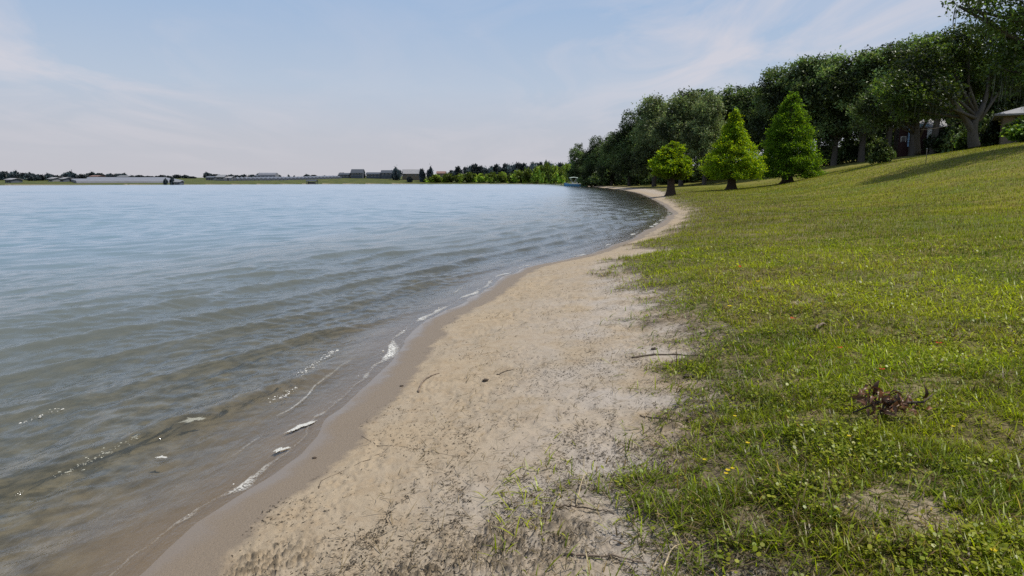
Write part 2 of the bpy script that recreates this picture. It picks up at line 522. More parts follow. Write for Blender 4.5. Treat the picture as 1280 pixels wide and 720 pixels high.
# ------------------------------------------------------------------ WATER
radii = np.concatenate([[0.02, 0.8, 1.3], ring(1.6, 45, 1.0038), ring(45, 140, 1.006)[1:], ring(140, 900, 1.02)[1:]])
X, Y, ni, nj = polar(1000, 44, radii)
SD = sd_grid(X, Y)
BED = base_h(X, Y, SD) + detail_h(X, Y, SD, np.zeros_like(X)) * 0.5
depth = np.clip(-SD * 0.085, 0, 3)
Rr = np.hypot(X, Y); cell = np.maximum(Rr * 0.0038, Rr * math.radians(88 / 1000))
wr_ = np.random.default_rng(5)
W = np.zeros_like(X)
main = math.atan2(-0.47, 0.88)
shallow = sstep(0.0, 0.075, depth)
off = sstep(0.2, 6, -SD); shore_ = sstep(6.5, 2.0, -SD)
wx = X + (fbm(X / 3.1, Y / 3.1, 201, 2) - 0.5) * 0.9; wy = Y + (fbm(X / 2.7, Y / 2.7, 205, 2) - 0.5) * 0.9
am = main + 0.02
ux_ = X + (fbm(X / 2.2, Y / 2.2, 221, 3) - 0.5) * 0.55; uy_ = Y + (fbm(X / 2.2, Y / 2.2, 225, 3) - 0.5) * 0.55
s_ = np.sin((ux_ * math.cos(am) + uy_ * math.sin(am)) * 2 * PI / 1.05 + 0.9) * 0.5 + 0.5
along = (-X * math.sin(am) + Y * math.cos(am)); acr = X * math.cos(am) + Y * math.sin(am)
grp = 0.15 + 0.85 * sstep(0.15, 0.50, vnoise(acr / 1.05 + 0.37, along / 2.6, 233))
W += (0.058 * s_ ** 7 + 0.020 * s_ ** 2 - 0.012) * grp * sstep(7.5, 2.5, -SD) * sstep(2.2, 5, 0.5 / cell)
for lam, da, amp, sc in ((1.02, 0.0, 0.014, 5.0), (1.45, 0.12, 0.020, 7.0), (0.66, -0.1, 0.012, 3.0), (2.3, 0.08, 0.016, 12.0)):
    a = main + da
    ph = (wx * math.cos(a) + wy * math.sin(a)) * 2 * PI / lam
    grp = sstep(0.42, 0.72, vnoise((X * math.cos(a) + Y * math.sin(a)) / (lam * 1.3), (-X * math.sin(a) + Y * math.cos(a)) / sc, int(lam * 100)))
    s = np.sin(ph)
    crest = ((s * 0.5 + 0.5) ** 3.6 - 0.27)
    W += amp * crest * (0.10 + grp) * sstep(2.2, 5, lam / cell) * ((0.40 + 0.75 * shore_) if lam < 1.2 else 0.5)
for i in range(90):
    lam = 0.05 * (1.3 / 0.05) ** wr_.random()
    a = main + wr_.normal(0, 0.62 if lam < 0.3 else 0.34)
    k = 2 * PI / lam
    f = sstep(2.2, 5, lam / cell)
    W += f * (0.0034 + 0.0045 * max(0, 1 - lam / 0.35)) * lam * np.sin((wx * math.cos(a) + wy * math.sin(a)) * k + wr_.random() * 6.28) * (0.5 + vnoise(X / (lam * 5), Y / (lam * 5), 300 + i))
for i in range(36):
    lam = 1.2 * (7.0 / 1.2) ** wr_.random()
    a = main + 0.25 + wr_.normal(0, 0.5)
    W += off * sstep(2.0, 4, lam / cell) * 0.0034 * lam ** 0.8 * np.sin((wx * math.cos(a) + wy * math.sin(a)) * 2 * PI / lam + wr_.random() * 6.28) * sstep(0.35, 0.7, vnoise(X / (lam * 3), Y / (lam * 3), 500 + i))
# the thin sheet that runs up the sand
W = W * shallow * 0.92 + 0.0
W += (1 - shallow) * 0.004
keep_v = (SD < 0.35)
Fw = grid_faces(ni, nj)
kv = keep_v.ravel()
Fw = Fw[kv[Fw].any(1)]
used = np.unique(Fw); remap = np.full(ni * nj, -1); remap[used] = np.arange(len(used))
V = np.stack([X, Y, W], -1).reshape(-1, 3)[used]
m, t, out = new_mat('lake_water')
geo = t.n('ShaderNodeNewGeometry').outputs['Position']
dep, offs = t.attr('depth'), t.attr('offshore')
mp = t.n('ShaderNodeMapping'); mp.inputs['Rotation'].default_value = (0, 0, 0.49); mp.inputs['Scale'].default_value = (1.0, 0.45, 1); t.l(geo, mp.inputs[0])
h = t.math('ADD', t.math('MULTIPLY', t.noise(mp.outputs[0], 9, 4, 0.6, 0.4), 0.7), t.math('MULTIPLY', t.noise(mp.outputs[0], 34, 3, 0.55), 0.24))
bmp = t.n('ShaderNodeBump'); bmp.inputs['Distance'].default_value = 0.022; bmp.inputs['Strength'].default_value = 0.7
t.l(h, bmp.inputs['Height'])
fr = t.n('ShaderNodeFresnel'); fr.inputs[0].default_value = 1.333; t.l(bmp.outputs[0], fr.inputs['Normal'])
gl = t.n('ShaderNodeBsdfGlossy'); gl.inputs[0].default_value = (0.94, 0.97, 1.0, 1)
gust = t.noise(mp.outputs[0], 0.03, 3, 0.5)
t.l(t.math('ADD', 0.06, t.math('MULTIPLY', offs, t.math('ADD', 0.12, t.math('MULTIPLY', gust, 0.12)))), gl.inputs['Roughness'])
t.l(bmp.outputs[0], gl.inputs['Normal'])
absn = t.math('SUBTRACT', 1.0, t.math('POWER', 2.718, t.math('MULTIPLY', dep, -2.0)))
tr = t.n('ShaderNodeBsdfTransparent')
t.l(t.mix(t.math('POWER', absn, 0.8), (0.97, 0.965, 0.94), (0.46, 0.49, 0.38)), tr.inputs[0])
df = t.n('ShaderNodeBsdfDiffuse')
t.l(t.mix(offs, (0.205, 0.225, 0.205), (0.145, 0.22, 0.275)), df.inputs[0])
mu = t.n('ShaderNodeMixShader'); t.l(t.math('MULTIPLY', absn, 0.95), mu.inputs[0]); t.l(tr.outputs[0], mu.inputs[1]); t.l(df.outputs[0], mu.inputs[2])
mx = t.n('ShaderNodeMixShader'); t.l(fr.outputs[0], mx.inputs[0]); t.l(mu.outputs[0], mx.inputs[1]); t.l(gl.outputs[0], mx.inputs[2])
t.l(mx.outputs[0], out.inputs[0])
M_WATER = m
link('lake_water', mesh_np('lake_water', V, [remap[Fw]], dict(depth=depth.ravel()[used], offshore=sstep(0.5, 14, -SD).ravel()[used]), True, M_WATER))['kind'] = 'structure'


def water_z(x, y):
    return 0.012


# ------------------------------------------------------------------ GRASS
def blades(N, x, y, z, length, width, head, lean, bend, col, segs):
    """ribbons that lean over: V, faces, tint"""
    L = segs + 1
    s = np.linspace(0, 1, L)[None, :]
    ang = lean[:, None] + bend[:, None] * s                              # angle from vertical
    dl = length[:, None] / segs
    sx = np.concatenate([np.zeros((N, 1)), np.cumsum(np.sin(ang[:, :-1]) * dl, 1)], 1)
    sz = np.concatenate([np.zeros((N, 1)), np.cumsum(np.cos(ang[:, :-1]) * dl, 1)], 1)
    hx, hy = np.cos(head)[:, None], np.sin(head)[:, None]
    cx = x[:, None] + sx * hx; cy = y[:, None] + sx * hy; cz = z[:, None] + np.maximum(sz, 0.002)
    w = width[:, None] * 0.5 * (1 - s ** 2 * 0.95) * (0.7 + 0.3 * np.sin(s * PI))
    tw = head + PI / 2
    px, py = np.cos(tw)[:, None], np.sin(tw)[:, None]
    A = np.stack([cx - px * w, cy - py * w, cz], -1); Bv = np.stack([cx + px * w, cy + py * w, cz + w * 0.3], -1)
    V = np.stack([A, Bv], 2).reshape(-1, 3)
    base = (np.arange(N) * 2 * L)[:, None]
    k = np.arange(segs)[None, :] * 2
    F = np.stack([base + k, base + k + 1, base + k + 3, base + k + 2], -1).reshape(-1, 4)
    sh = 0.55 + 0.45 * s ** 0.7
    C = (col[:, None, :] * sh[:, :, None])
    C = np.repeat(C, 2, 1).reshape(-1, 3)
    return V, F, C


def scatter(N, r0, r1, a0, a1, power=0.0):
    u = rng.random(N)
    if power == 0: r = r0 * (r1 / r0) ** u
    else: r = (r0 ** power + u * (r1 ** power - r0 ** power)) ** (1 / power)
    a = np.radians(a0 + (a1 - a0) * rng.random(N))
    return r * np.sin(a), r * np.cos(a), r


M_GRASS = leaf_mat('grass_blades', (1, 1, 1), (1.6, 1.7, 0.7), 0.45, 0.0, 0.018)


def grass_colours(x, y, N, r):
    pn = fbm(x / 3.5, y / 3.5, 401, 3); p2 = fbm(x / 0.7, y / 0.7, 405, 3)
    green = np.array([0.165, 0.225, 0.010]); deep = np.array([0.055, 0.105, 0.008]); yel = np.array([0.29, 0.315, 0.016]); straw = np.array([0.25, 0.19, 0.09]); brown = np.array([0.10, 0.065, 0.03])
    k = np.clip((pn - 0.35) / 0.3 + rng.normal(0, 0.3, N), 0, 1)[:, None]
    far = sstep(5, 16, r)[:, None] * 0.35
    k = np.clip(k * 0.8 + far, 0, 1)
    c = green * (1 - k) + yel * k
    q = np.clip((p2 - 0.5) * 4 + rng.normal(0, 0.35, N), 0, 1)[:, None] * 0.6
    c = c * (1 - q) + deep * q
    dead = rng.random(N) < (0.08 + 0.14 * sstep(12, 30, r) + 0.27 * sstep(0.5, 0.68, fbm(x / 1.3, y / 1.3, 409, 3)))
    c[dead] = straw * rng.uniform(0.5, 1.1, (dead.sum(), 1))
    br = rng.random(N) < 0.05
    c[br] = brown
    return c * rng.uniform(0.6, 1.5, (N, 1)) * (0.62 + 0.76 * fbm(x / 1.6, y / 0.8, 413, 4))[:, None]


def lawn_points(N, r0, r1, a0, a1, power=0.0, edge=0.12, thin=0.92, c0=0.28, c1=0.6):
    x, y, r = scatter(N, r0, r1, a0, a1, power)
    sd = signed(x, y); ok = sd > 0.8
    x, y, r, sd = x[ok], y[ok], r[ok], sd[ok]
    g = turf_mask(x, y, sd); b = bare_mask(x, y, sd) * sstep(40, 15, r)
    clump = fbm(x / 0.12, y / 0.12, 431, 2) * 0.6 + fbm(x / 0.45, y / 0.45, 433, 2) * 0.4
    p = np.clip((g - edge) / 0.6, 0, 1) * (1 - thin * b) * np.clip(sstep(c0, c1, clump) + (0.04 if c0 > 0.3 else 0.12) + 0.03 * r, 0, 1)
    ok = rng.random(len(x)) < p
    x, y, r, sd, g = x[ok], y[ok], r[ok], sd[ok], g[ok]
    z = base_h(x, y, sd) + detail_h(x, y, sd, g)
    return x, y, z, r, g


def grass_object(name, parts_):
    Vs, Fs, Cs, o = [], [], [], 0
    for V, F, C in parts_:
        Vs.append(V); Fs.append(F + o); Cs.append(C); o += len(V)
    ob = link(name, mesh_np(name, np.concatenate(Vs), Fs, dict(tint=np.concatenate(Cs)), False, M_GRASS))
    return ob


x, y, z, r, g = lawn_points(540000, 1.7, 9, -8, 64, 0.0, 0.12, 0.92, 0.36, 0.62)
N = len(x)
ln = rng.uniform(0.018, 0.07, N) * np.clip(0.75 + 0.4 * fbm(x / 0.4, y / 0.4, 441, 2), 0.5, 1.3) * np.clip(g + 0.2, 0.4, 1)
wd = rng.uniform(0.0028, 0.0055, N) * np.clip((r / 3) ** 0.5, 1, 2)
near_blades = blades(N, x, y, z - 0.004, ln, wd, rng.random(N) * 2 * PI, np.abs(rng.normal(0.75, 0.45, N)), rng.uniform(0.1, 1.2, N), grass_colours(x, y, N, r), 3)
x, y, z, r, g = lawn_points(500000, 9, 110, -4, 57, 0.35)
N = len(x)
ln = rng.uniform(0.035, 0.085, N) * np.clip((r / 9) ** 0.3, 1, 1.7)
wd = rng.uniform(0.006, 0.012, N) * np.clip((r / 9) ** 0.75, 1, 5)
far_blades = blades(N, x, y, z - 0.004, ln, wd, rng.random(N) * 2 * PI, np.abs(rng.normal(0.45, 0.4, N)), rng.uniform(0.1, 0.9, N), grass_colours(x, y, N, r), 1)
tag(grass_object('grass', [near_blades, far_blades]), 'green and straw coloured lawn grass beside the sandy beach', 'grass', kind='stuff')

# coarse runner grass and long blades in front and on the ragged edge
x, y, z, r, g = lawn_points(88000, 1.7, 14, -10, 64, 0.0, 0.02, 0.75)
N = len(x)
ln = rng.uniform(0.045, 0.13, N); wd = rng.uniform(0.0045, 0.0095, N) * np.clip((r / 4) ** 0.4, 1, 2)
c = grass_colours(x, y, N, r) * 1.3
coarse = blades(N, x, y, z - 0.004, ln, wd, rng.random(N) * 2 * PI, np.abs(rng.normal(0.95, 0.35, N)), rng.uniform(0.1, 1.2, N), c, 4)
# dead stems lying in the turf and along its edge
x, y, r = scatter(54000, 1.7, 18, -20, 64)
sd = signed(x, y); g = turf_mask(x, y, sd)
ok = (sd > 0.9) & (rng.random(len(x)) < 0.02 + np.clip(1 - np.abs(g - 0.35) * 2.2, 0, 1) * 0.6 + 0.55 * g * sstep(0.35, 0.6, fbm(x / 0.5, y / 0.5, 447, 3)))
x, y, r, sd, g = x[ok], y[ok], r[ok], sd[ok], g[ok]; N = len(x)
z = base_h(x, y, sd) + detail_h(x, y, sd, g)
c = np.array([0.30, 0.235, 0.15]) * rng.uniform(0.3, 1.2, (N, 1))
stems = blades(N, x, y, z + 0.003, rng.uniform(0.03, 0.14, N), rng.uniform(0.0022, 0.005, N), rng.random(N) * 2 * PI, rng.uniform(0.9, 1.55, N), rng.uniform(-0.4, 0.4, N), c, 3)
tag(grass_object('runner_grass', [coarse, stems]), 'long coarse blades and dead stems at the ragged turf edge', 'grass', kind='stuff')

# fallen leaf bits caught in the turf
x, y, z, r, g = lawn_points(5200, 2.0, 22, -6, 44, 0.0, 0.1, 0.3)
near_branch = np.exp(-(((x - 2.45) / 0.5) ** 2 + ((y - 3.95) / 0.4) ** 2))
ok = rng.random(len(x)) < 0.22 + near_branch
x, y, z, r = x[ok], y[ok], z[ok], r[ok]; N = len(x)
c = np.array([0.17, 0.105, 0.065]) * rng.uniform(0.4, 1.6, (N, 1))
lb = blades(N, x, y, z + rng.uniform(0.008, 0.035, N), rng.uniform(0.02, 0.055, N), rng.uniform(0.006, 0.014, N), rng.random(N) * 6.28, rng.uniform(0.9, 1.7, N), rng.uniform(-0.8, 0.4, N), c, 3)
tag(grass_object('leaf_litter', [lb]), 'curled brown leaf bits caught in the grass', 'litter', kind='stuff')

# low yellow-green weeds with round leaves
x, y, z, r, g = lawn_points(120000, 1.7, 16, -6, 64, 0.0, 0.15, 0.85)
ok = rng.random(len(x)) < 0.05 + 0.85 * sstep(0.45, 0.62, fbm(x / 0.4, y / 0.4, 453, 3))
x, y, z, r = x[ok], y[ok], z[ok], r[ok]; N = len(x)
hh = rng.uniform(0.02, 0.06, N)
rad = rng.uniform(0.0035, 0.0095, N) * np.clip((r / 4) ** 0.5, 1, 2); q = np.arange(6) * PI / 3
tilt = rng.normal(0, 0.35, (N, 2))
ux, uy = np.cos(q)[None, :] * rad[:, None], np.sin(q)[None, :] * rad[:, None]
zz = (z + hh)[:, None] + ux * tilt[:, :1] + uy * tilt[:, 1:]
V1 = np.stack([x[:, None] + ux, y[:, None] + uy, zz], -1).reshape(-1, 3)
F1 = np.arange(N * 6).reshape(-1, 6)
kk = rng.random((N, 1))
C1 = np.array([0.19, 0.26, 0.015]) * (1 - kk) + np.array([0.36, 0.36, 0.04]) * kk
C1 = np.repeat(C1 * rng.uniform(0.5, 1.15, (N, 1)), 6, 0)
V2, F2, C2 = blades(N, x, y, z, hh, np.full(N, 0.0025), rng.random(N) * 6, np.full(N, 0.05), np.full(N, 0.1), np.tile([[0.07, 0.11, 0.02]], (N, 1)), 1)
me = mesh_np('low_weeds', np.concatenate([V1, V2]), [F1, F2 + len(V1)], dict(tint=np.concatenate([C1, C2])), False, M_GRASS)
tag(link('low_weeds', me), 'low yellow-green weeds with small round leaves among the grass', 'weeds', kind='stuff')

# litter on the sand: bits of stem, leaf crumbs, in wisps and lines
M_LITTER = leaf_mat('litter', (1, 1, 1), (0.6, 0.6, 0.6), 0.1, 0.0, 0.02)
x, y, r = scatter(320000, 2.0, 45, -32, 40)
sd = signed(x, y); g = turf_mask(x, y, sd)
dens = sstep(0.50, 0.72, fbm(x / 0.35, y / 0.35, 471, 4)) * (0.25 + 0.75 * sstep(1.0, 2.4, sd)) + 0.03
for off_, ww in ((0.95, 0.03), (1.3, 0.04), (1.75, 0.05), (2.1, 0.05)):
    dens += 0.9 * np.exp(-((sd - off_ - (fbm(x / 0.8, y / 0.8, 475, 3) - 0.5) * 1.6) / ww) ** 2) * sstep(0.45, 0.6, vnoise(x / 0.5, y / 0.5, 476))
dens += 0.55 * sstep(0.02, 0.2, g) * sstep(0.35, 0.6, fbm(x / 0.3, y / 0.3, 479, 3))
ok = (sd > 0.40) & (g < 0.75) & (rng.random(len(x)) < dens)
x, y, r, sd, g = x[ok], y[ok], r[ok], sd[ok], g[ok]; N = len(x)
z = base_h(x, y, sd) + detail_h(x, y, sd, g)
c = np.array([0.055, 0.042, 0.028]) * rng.uniform(0.4, 2.0, (N, 1))
V, F, C = blades(N, x, y, z + 0.001, (0.004 + 0.022 * rng.random(N) ** 2 + 0.05 * rng.random(N) * (rng.random(N) < 0.03)) * np.clip((r / 5) ** 0.4, 1, 2), rng.uniform(0.002, 0.0065, N) * np.clip((r / 5) ** 0.6, 1, 2.5), rng.normal(0.3, 0.9, N) + PI * (rng.random(N) < 0.5), rng.uniform(1.2, 1.6, N), rng.uniform(-0.5, 0.1, N), c, 2)
tag(link('beach_litter', mesh_np('beach_litter', V, [F], dict(tint=C), False, M_LITTER)), 'dark crumbs of leaf and stem strewn over the dry sand', 'litter', kind='stuff')

# ------------------------------------------------------------------ FOAM
m, t, out = new_mat('foam')
co = t.n('ShaderNodeTexCoord').outputs['Object']
vo = t.n('ShaderNodeTexVoronoi'); vo.inputs['Scale'].default_value = 75; t.l(co, vo.inputs[0])
pf = principled(t, out, t.mix(vo.outputs[0], (0.74, 0.74, 0.72), (0.58, 0.58, 0.56)), 0.55, 0.3, t.bump(vo.outputs[0], 0.8, 0.005))
al = t.math('ADD', t.math('MULTIPLY', vo.outputs[0], 0.6), t.noise(co, 28, 5, 0.7))
tp = t.n('ShaderNodeBsdfTransparent'); mxf = t.n('ShaderNodeMixShader')
t.l(t.math('MULTIPLY', t.ramp(al, [(0.62, 0.0), (0.92, 1.0)]), t.attr('solid')), mxf.inputs[0])
t.l(tp.outputs[0], mxf.inputs[1]); t.l(pf.outputs[0], mxf.inputs[2]); t.l(mxf.outputs[0], out.inputs[0])
M_LACE = m
m, t, out = new_mat('foam_patch')
co = t.n('ShaderNodeTexCoord').outputs['Object']
vo = t.n('ShaderNodeTexVoronoi'); vo.inputs['Scale'].default_value = 110; t.l(co, vo.inputs[0])
principled(t, out, t.mix(vo.outputs[0], (0.78, 0.78, 0.76), (0.56, 0.56, 0.54)), 0.6, 0.2, t.bump(vo.outputs[0], 1.0, 0.006))
M_FOAM = m
m, t, out = new_mat('foam_patch_frayed')
co = t.n('ShaderNodeTexCoord').outputs['Object']
vo = t.n('ShaderNodeTexVoronoi'); vo.inputs['Scale'].default_value = 130; t.l(co, vo.inputs[0])
pf = principled(t, out, t.mix(vo.outputs[0], (0.64, 0.64, 0.62), (0.42, 0.42, 0.40)), 0.6, 0.2, t.bump(vo.outputs[0], 1.0, 0.006))
al = t.math('ADD', t.math('MULTIPLY', vo.outputs[0], 0.5), t.noise(co, 45, 5, 0.7))
tp = t.n('ShaderNodeBsdfTransparent'); mxf = t.n('ShaderNodeMixShader')
t.l(t.math('MULTIPLY', t.math('SUBTRACT', t.math('ADD', al, t.math('MULTIPLY', t.attr('solid'), 0.75)), 0.95), 5.0, True), mxf.inputs[0])
t.l(tp.outputs[0], mxf.inputs[1]); t.l(pf.outputs[0], mxf.inputs[2]); t.l(mxf.outputs[0], out.inputs[0])
M_PATCH = m


def foam_blob(cx, cy, rx, ry, rot, seed, zf):
    k = 40; rr = np.random.default_rng(seed)
    q = np.linspace(0, 2 * PI, k, endpoint=False)
    rad = 1 + 0.28 * np.sin(q * 2 + rr.random() * 6) + 0.22 * np.sin(q * 3 + rr.random() * 6) + 0.16 * np.sin(q * 5 + rr.random() * 6) + 0.12 * np.sin(q * 9 + rr.random() * 6)
    V = []
    for f, hz in ((1.15, 0.0), (0.8, 0.0022), (0.4, 0.0030)):
        px, py = rad * f * np.cos(q) * rx, rad * f * np.sin(q) * ry
        X_, Y_ = cx + px * math.cos(rot) - py * math.sin(rot), cy + px * math.sin(rot) + py * math.cos(rot)
        V.append(np.stack([X_, Y_, np.full(k, hz) + zf + rr.normal(0, 0.0004, k)], -1))
    V = np.concatenate(V)
    F = [(a * k + j, a * k + (j + 1) % k, (a + 1) * k + (j + 1) % k, (a + 1) * k + j) for a in (0, 1) for j in range(k)] + [tuple(2 * k + j for j in range(k))]
    return V, F


for px, py, rx, ry, rot, lab in (
        (241, 525, 0.060, 0.055, 0.5, 'largest white foam patch floating on the water off the sand'),
        (170, 545, 0.026, 0.036, 0.2, 'small round foam patch floating left of the largest patch'),
        (202, 572, 0.028, 0.020, 0.0, 'tiny oval foam patch floating below the largest patch'),
        (376, 532, 0.115, 0.028, 1.15, 'long foam patch lying on the wet sand at the waterline'),
        (351, 561, 0.060, 0.022, 0.95, 'small wedge of foam at the waterline below the long patch')):
    X0, Y0 = plane(px, py, 0.012)
    b = MB(); V, F = foam_blob(X0, Y0, rx, ry, rot, int(px), 0.014 if px < 300 else max(0.007, gz(X0, Y0) + 0.001)); b.add(V, F)
    fo = b.build('foam_patch', M_PATCH, None, True)
    fo.data.attributes.new('solid', 'FLOAT', 'POINT').data.foreach_set('value', np.repeat([0.0, 0.55, 1.0], 40).astype(np.float32))
    tag(fo, lab, 'foam', 'foam patches near the waterline')
# the lacy line the last wave left
Vb = MB()
ys = np.concatenate([np.arange(2.3, 9, 0.018), np.arange(9, 40, 0.06)])
for yy in ys:
    xs = np.linspace(-3, 14, 400)
    pass
xx = []
A = LAKE
sel = [p for p in A if 1.5 < p[1] < 45 and -3 < p[0] < 14]
sel = sorted(sel, key=lambda p: p[1])
cy_ = np.array([p[1] for p in sel]); cx_ = np.array([p[0] for p in sel])
lx = np.interp(ys, cy_, cx_)
for _ in range(5):
    lx = lx + signed(lx, ys) * -0.8
lace_v, lace_f, lace_a = [], [], []


def lace(P_, w0, w1, solid, z_):
    n0 = sum(len(q) for q in lace_v)
    P_ = np.asarray(P_); T_ = np.gradient(P_, axis=0); T_ /= np.linalg.norm(T_, axis=1)[:, None]; N_ = np.stack([-T_[:, 1], T_[:, 0]], -1)
    rows = []
    for f_ in (-1, -0.4, 0.4, 1):
        off_ = np.where(f_ < 0, f_ * w0, f_ * w1)
        q_ = P_ + N_ * off_[:, None] if np.ndim(off_) else P_ + N_ * off_
        rows.append(np.concatenate([q_, (z_ if np.ndim(z_) else np.full(len(P_), z_))[:, None]], 1))
    k_ = len(P_)
    lace_v.append(np.concatenate(rows)); lace_a.append(np.concatenate([solid * 0, solid, solid, solid * 0.3]))
    for r3 in range(3):
        for c3 in range(k_ - 1):
            a_ = n0 + r3 * k_ + c3
            lace_f.append((a_, a_ + 1, a_ + k_ + 1, a_ + k_))


amt = sstep(0.47, 0.80, fbm(ys / 0.55, ys * 0 + 0.5, 501, 3))
wob_ = (fbm(ys / 0.25, ys * 0 + 3.5, 505, 3) - 0.5) * 0.10
lace(np.stack([lx + wob_ - 0.02, ys], -1), (0.008 + 0.07 * amt) * (1 + ys / 30), (0.005 + 0.012 * amt) * (1 + ys / 16), 0.12 + 0.85 * amt, 0.0065)
bk = 0.25 + 0.12 * fbm(ys / 0.8, ys * 0 + 9.5, 507, 2)
lace(np.stack([lx - bk, ys], -1)[ys < 12], (0.01 + 0.03 * amt)[ys < 12], (0.01 + 0.03 * amt)[ys < 12], (0.4 * sstep(0.54, 0.74, fbm(ys / 0.9, ys * 0 + 2.5, 509, 2)))[ys < 12], 0.010)
tag(link('foam', mesh_np('foam', np.concatenate(lace_v), [np.array(lace_f)], dict(solid=np.concatenate(lace_a)), True, M_LACE)), 'thin lacy foam left along the edge of the water', 'foam', kind='stuff')
for i, yy in enumerate(ys):
    if random.random() > 0.25 * amt[i]: continue
    rr_ = 0.004 * random.random() ** 2 * (1 + yy / 9) + 0.001
    X0 = lx[i] + random.gauss(0, 0.03) - 0.05; Y0 = yy + random.gauss(0, 0.02)
    V, F = foam_blob(X0, Y0, rr_ * random.uniform(0.9, 2.0), rr_, 1.3 + random.gauss(0, 0.3), i, 0.0075)
    V = V.reshape(3, 40, 3)[:, ::5].reshape(-1, 3)
    Vb.add(V, [(a * 8 + j, a * 8 + (j + 1) % 8, (a + 1) * 8 + (j + 1) % 8, (a + 1) * 8 + j) for a in (0, 1) for j in range(8)] + [tuple(16 + j for j in range(8))])
for (pa, pb, nb_) in (((70, 598), (170, 547), 90), ((372, 470), (418, 438), 110), ((338, 502), (372, 484), 50), ((24, 530), (90, 506), 30)):  # white specks set on the wave crests stand in for sun glints
    A_, B_ = np.array(plane(*pa, 0.02)), np.array(plane(*pb, 0.02))
    for q in range(nb_):
        u_ = random.random(); c_ = A_ * (1 - u_) + B_ * u_; rr_ = 0.005 * random.random() ** 3 + 0.0008
        X0, Y0 = c_[0] + random.gauss(0, 0.022), c_[1] + random.gauss(0, 0.022)
        V, F = foam_blob(X0, Y0, rr_ * random.uniform(1, 2.5), rr_, 1.0 + random.gauss(0, 0.4), q, 0.016 + random.uniform(0, 0.012))
        V = V.reshape(3, 40, 3)[:, ::5].reshape(-1, 3)
        Vb.add(V, [(a * 8 + j, a * 8 + (j + 1) % 8, (a + 1) * 8 + (j + 1) % 8, (a + 1) * 8 + j) for a in (0, 1) for j in range(8)] + [tuple(16 + j for j in range(8))])
tag(Vb.build('foam_bubbles_and_glints', M_FOAM, None, True), 'loose white bubbles along the waterline and white specks for sun glints on the wavelets', 'foam', kind='stuff')


# ------------------------------------------------------------------ TREES
def leaves_mesh(name, centres, csig, nper, size, mat, seed, squash=0.7, ctint=None, upbias=0.3, droop=0.0):
    """leaf sprays round cluster centres; each leaf a small diamond"""
    r_ = np.random.default_rng(seed)
    K = len(centres)
    idx = np.repeat(np.arange(K), nper)
    N = len(idx)
    off = r_.normal(0, 1, (N, 3)) * np.asarray(csig)[idx][:, None]
    off[:, 2] *= squash
    off[:, 2] -= droop * np.hypot(off[:, 0], off[:, 1])
    P_ = centres[idx] + off
    nrm = r_.normal(0, 1, (N, 3)); nrm[:, 2] = np.abs(nrm[:, 2]) + upbias
    nrm /= np.linalg.norm(nrm, axis=1)[:, None]
    a = np.cross(nrm, r_.normal(0, 1, (N, 3))); a /= np.linalg.norm(a, axis=1)[:, None] + 1e-9
    b = np.cross(nrm, a)
    s = size * r_.uniform(0.6, 1.35, N)[:, None]
    q = [P_ + a * s, P_ + b * s * 0.55 + nrm * s * 0.12, P_ - a * s, P_ - b * s * 0.55 + nrm * s * 0.12]
    V = np.stack(q, 1).reshape(-1, 3)
    F = np.arange(N * 4).reshape(-1, 4)
    ct = ctint if ctint is not None else r_.uniform(0.7, 1.3, K) * (0.35 + 1.3 * sstep(0.3, 0.72, vnoise(centres[:, 0] / (size * 11) + centres[:, 2] / (size * 16), centres[:, 1] / (size * 11) - centres[:, 2] / (size * 9), seed)))
    tint = (ct[idx] * r_.uniform(0.7, 1.3, N))[:, None] * np.ones((1, 3))
    tint[:, 0] *= r_.uniform(0.85, 1.25, N)
    return mesh_np(name, V, [F], dict(tint=np.repeat(tint, 4, 0)), False, mat)


def lobes_centres(lobes, K, seed, inner=0.55):
    r_ = np.random.default_rng(seed)
    L = np.array(lobes, float)
    w = (L[:, 3] * L[:, 4] + L[:, 4] * L[:, 5] + L[:, 3] * L[:, 5]); w /= w.sum()
    li = r_.choice(len(L), K, p=w)
    d = r_.normal(0, 1, (K, 3)); d[:, 2] += 0.15; d /= np.linalg.norm(d, axis=1)[:, None]
    rad = inner + (1 - inner) * r_.random(K) ** 0.5
    rad *= 1 + r_.normal(0, 0.07, K)
    return L[li, :3] + d * L[li, 3:] * rad[:, None]


def branching(root_pts, root_rad, targets, seed, k=8, sub=True):
    """a trunk polyline and limbs that curve from it to each target"""
    b = MB(); r_ = np.random.default_rng(seed)
    b.tube(root_pts, root_rad, max(k, 10))
    rp = np.array(root_pts, float); top = rp[-1]
    for tg in targets:
        tg = np.array(tg, float)
        f = r_.uniform(0.55, 0.98); i = min(int(f * (len(rp) - 1)), len(rp) - 2); w = f * (len(rp) - 1) - i
        s = rp[i] * (1 - w) + rp[i + 1] * w
        r0 = (root_rad[i] * (1 - w) + root_rad[i + 1] * w) * r_.uniform(0.45, 0.7)
        mid = s * 0.5 + tg * 0.5 + np.array([0, 0, 0.12]) * np.linalg.norm(tg - s) + r_.normal(0, 0.06, 3) * np.linalg.norm(tg - s)
        u = np.linspace(0, 1, 7)[:, None]
        pl = (1 - u) ** 2 * s + 2 * u * (1 - u) * mid + u * u * tg
        b.tube(pl, r0 * (1 - 0.85 * u[:, 0]), max(5, k - 2))
        if sub:
            for _ in range(2):
                j = r_.integers(2, 6)
                e = pl[j] + r_.normal(0, 1, 3) * 0.22 * np.linalg.norm(tg - s) + np.array([0, 0, 0.1])
                b.tube([pl[j], (pl[j] + e) / 2 + r_.normal(0, 0.05, 3), e], [r0 * 0.35, r0 * 0.22, r0 * 0.06], 5)
    return b


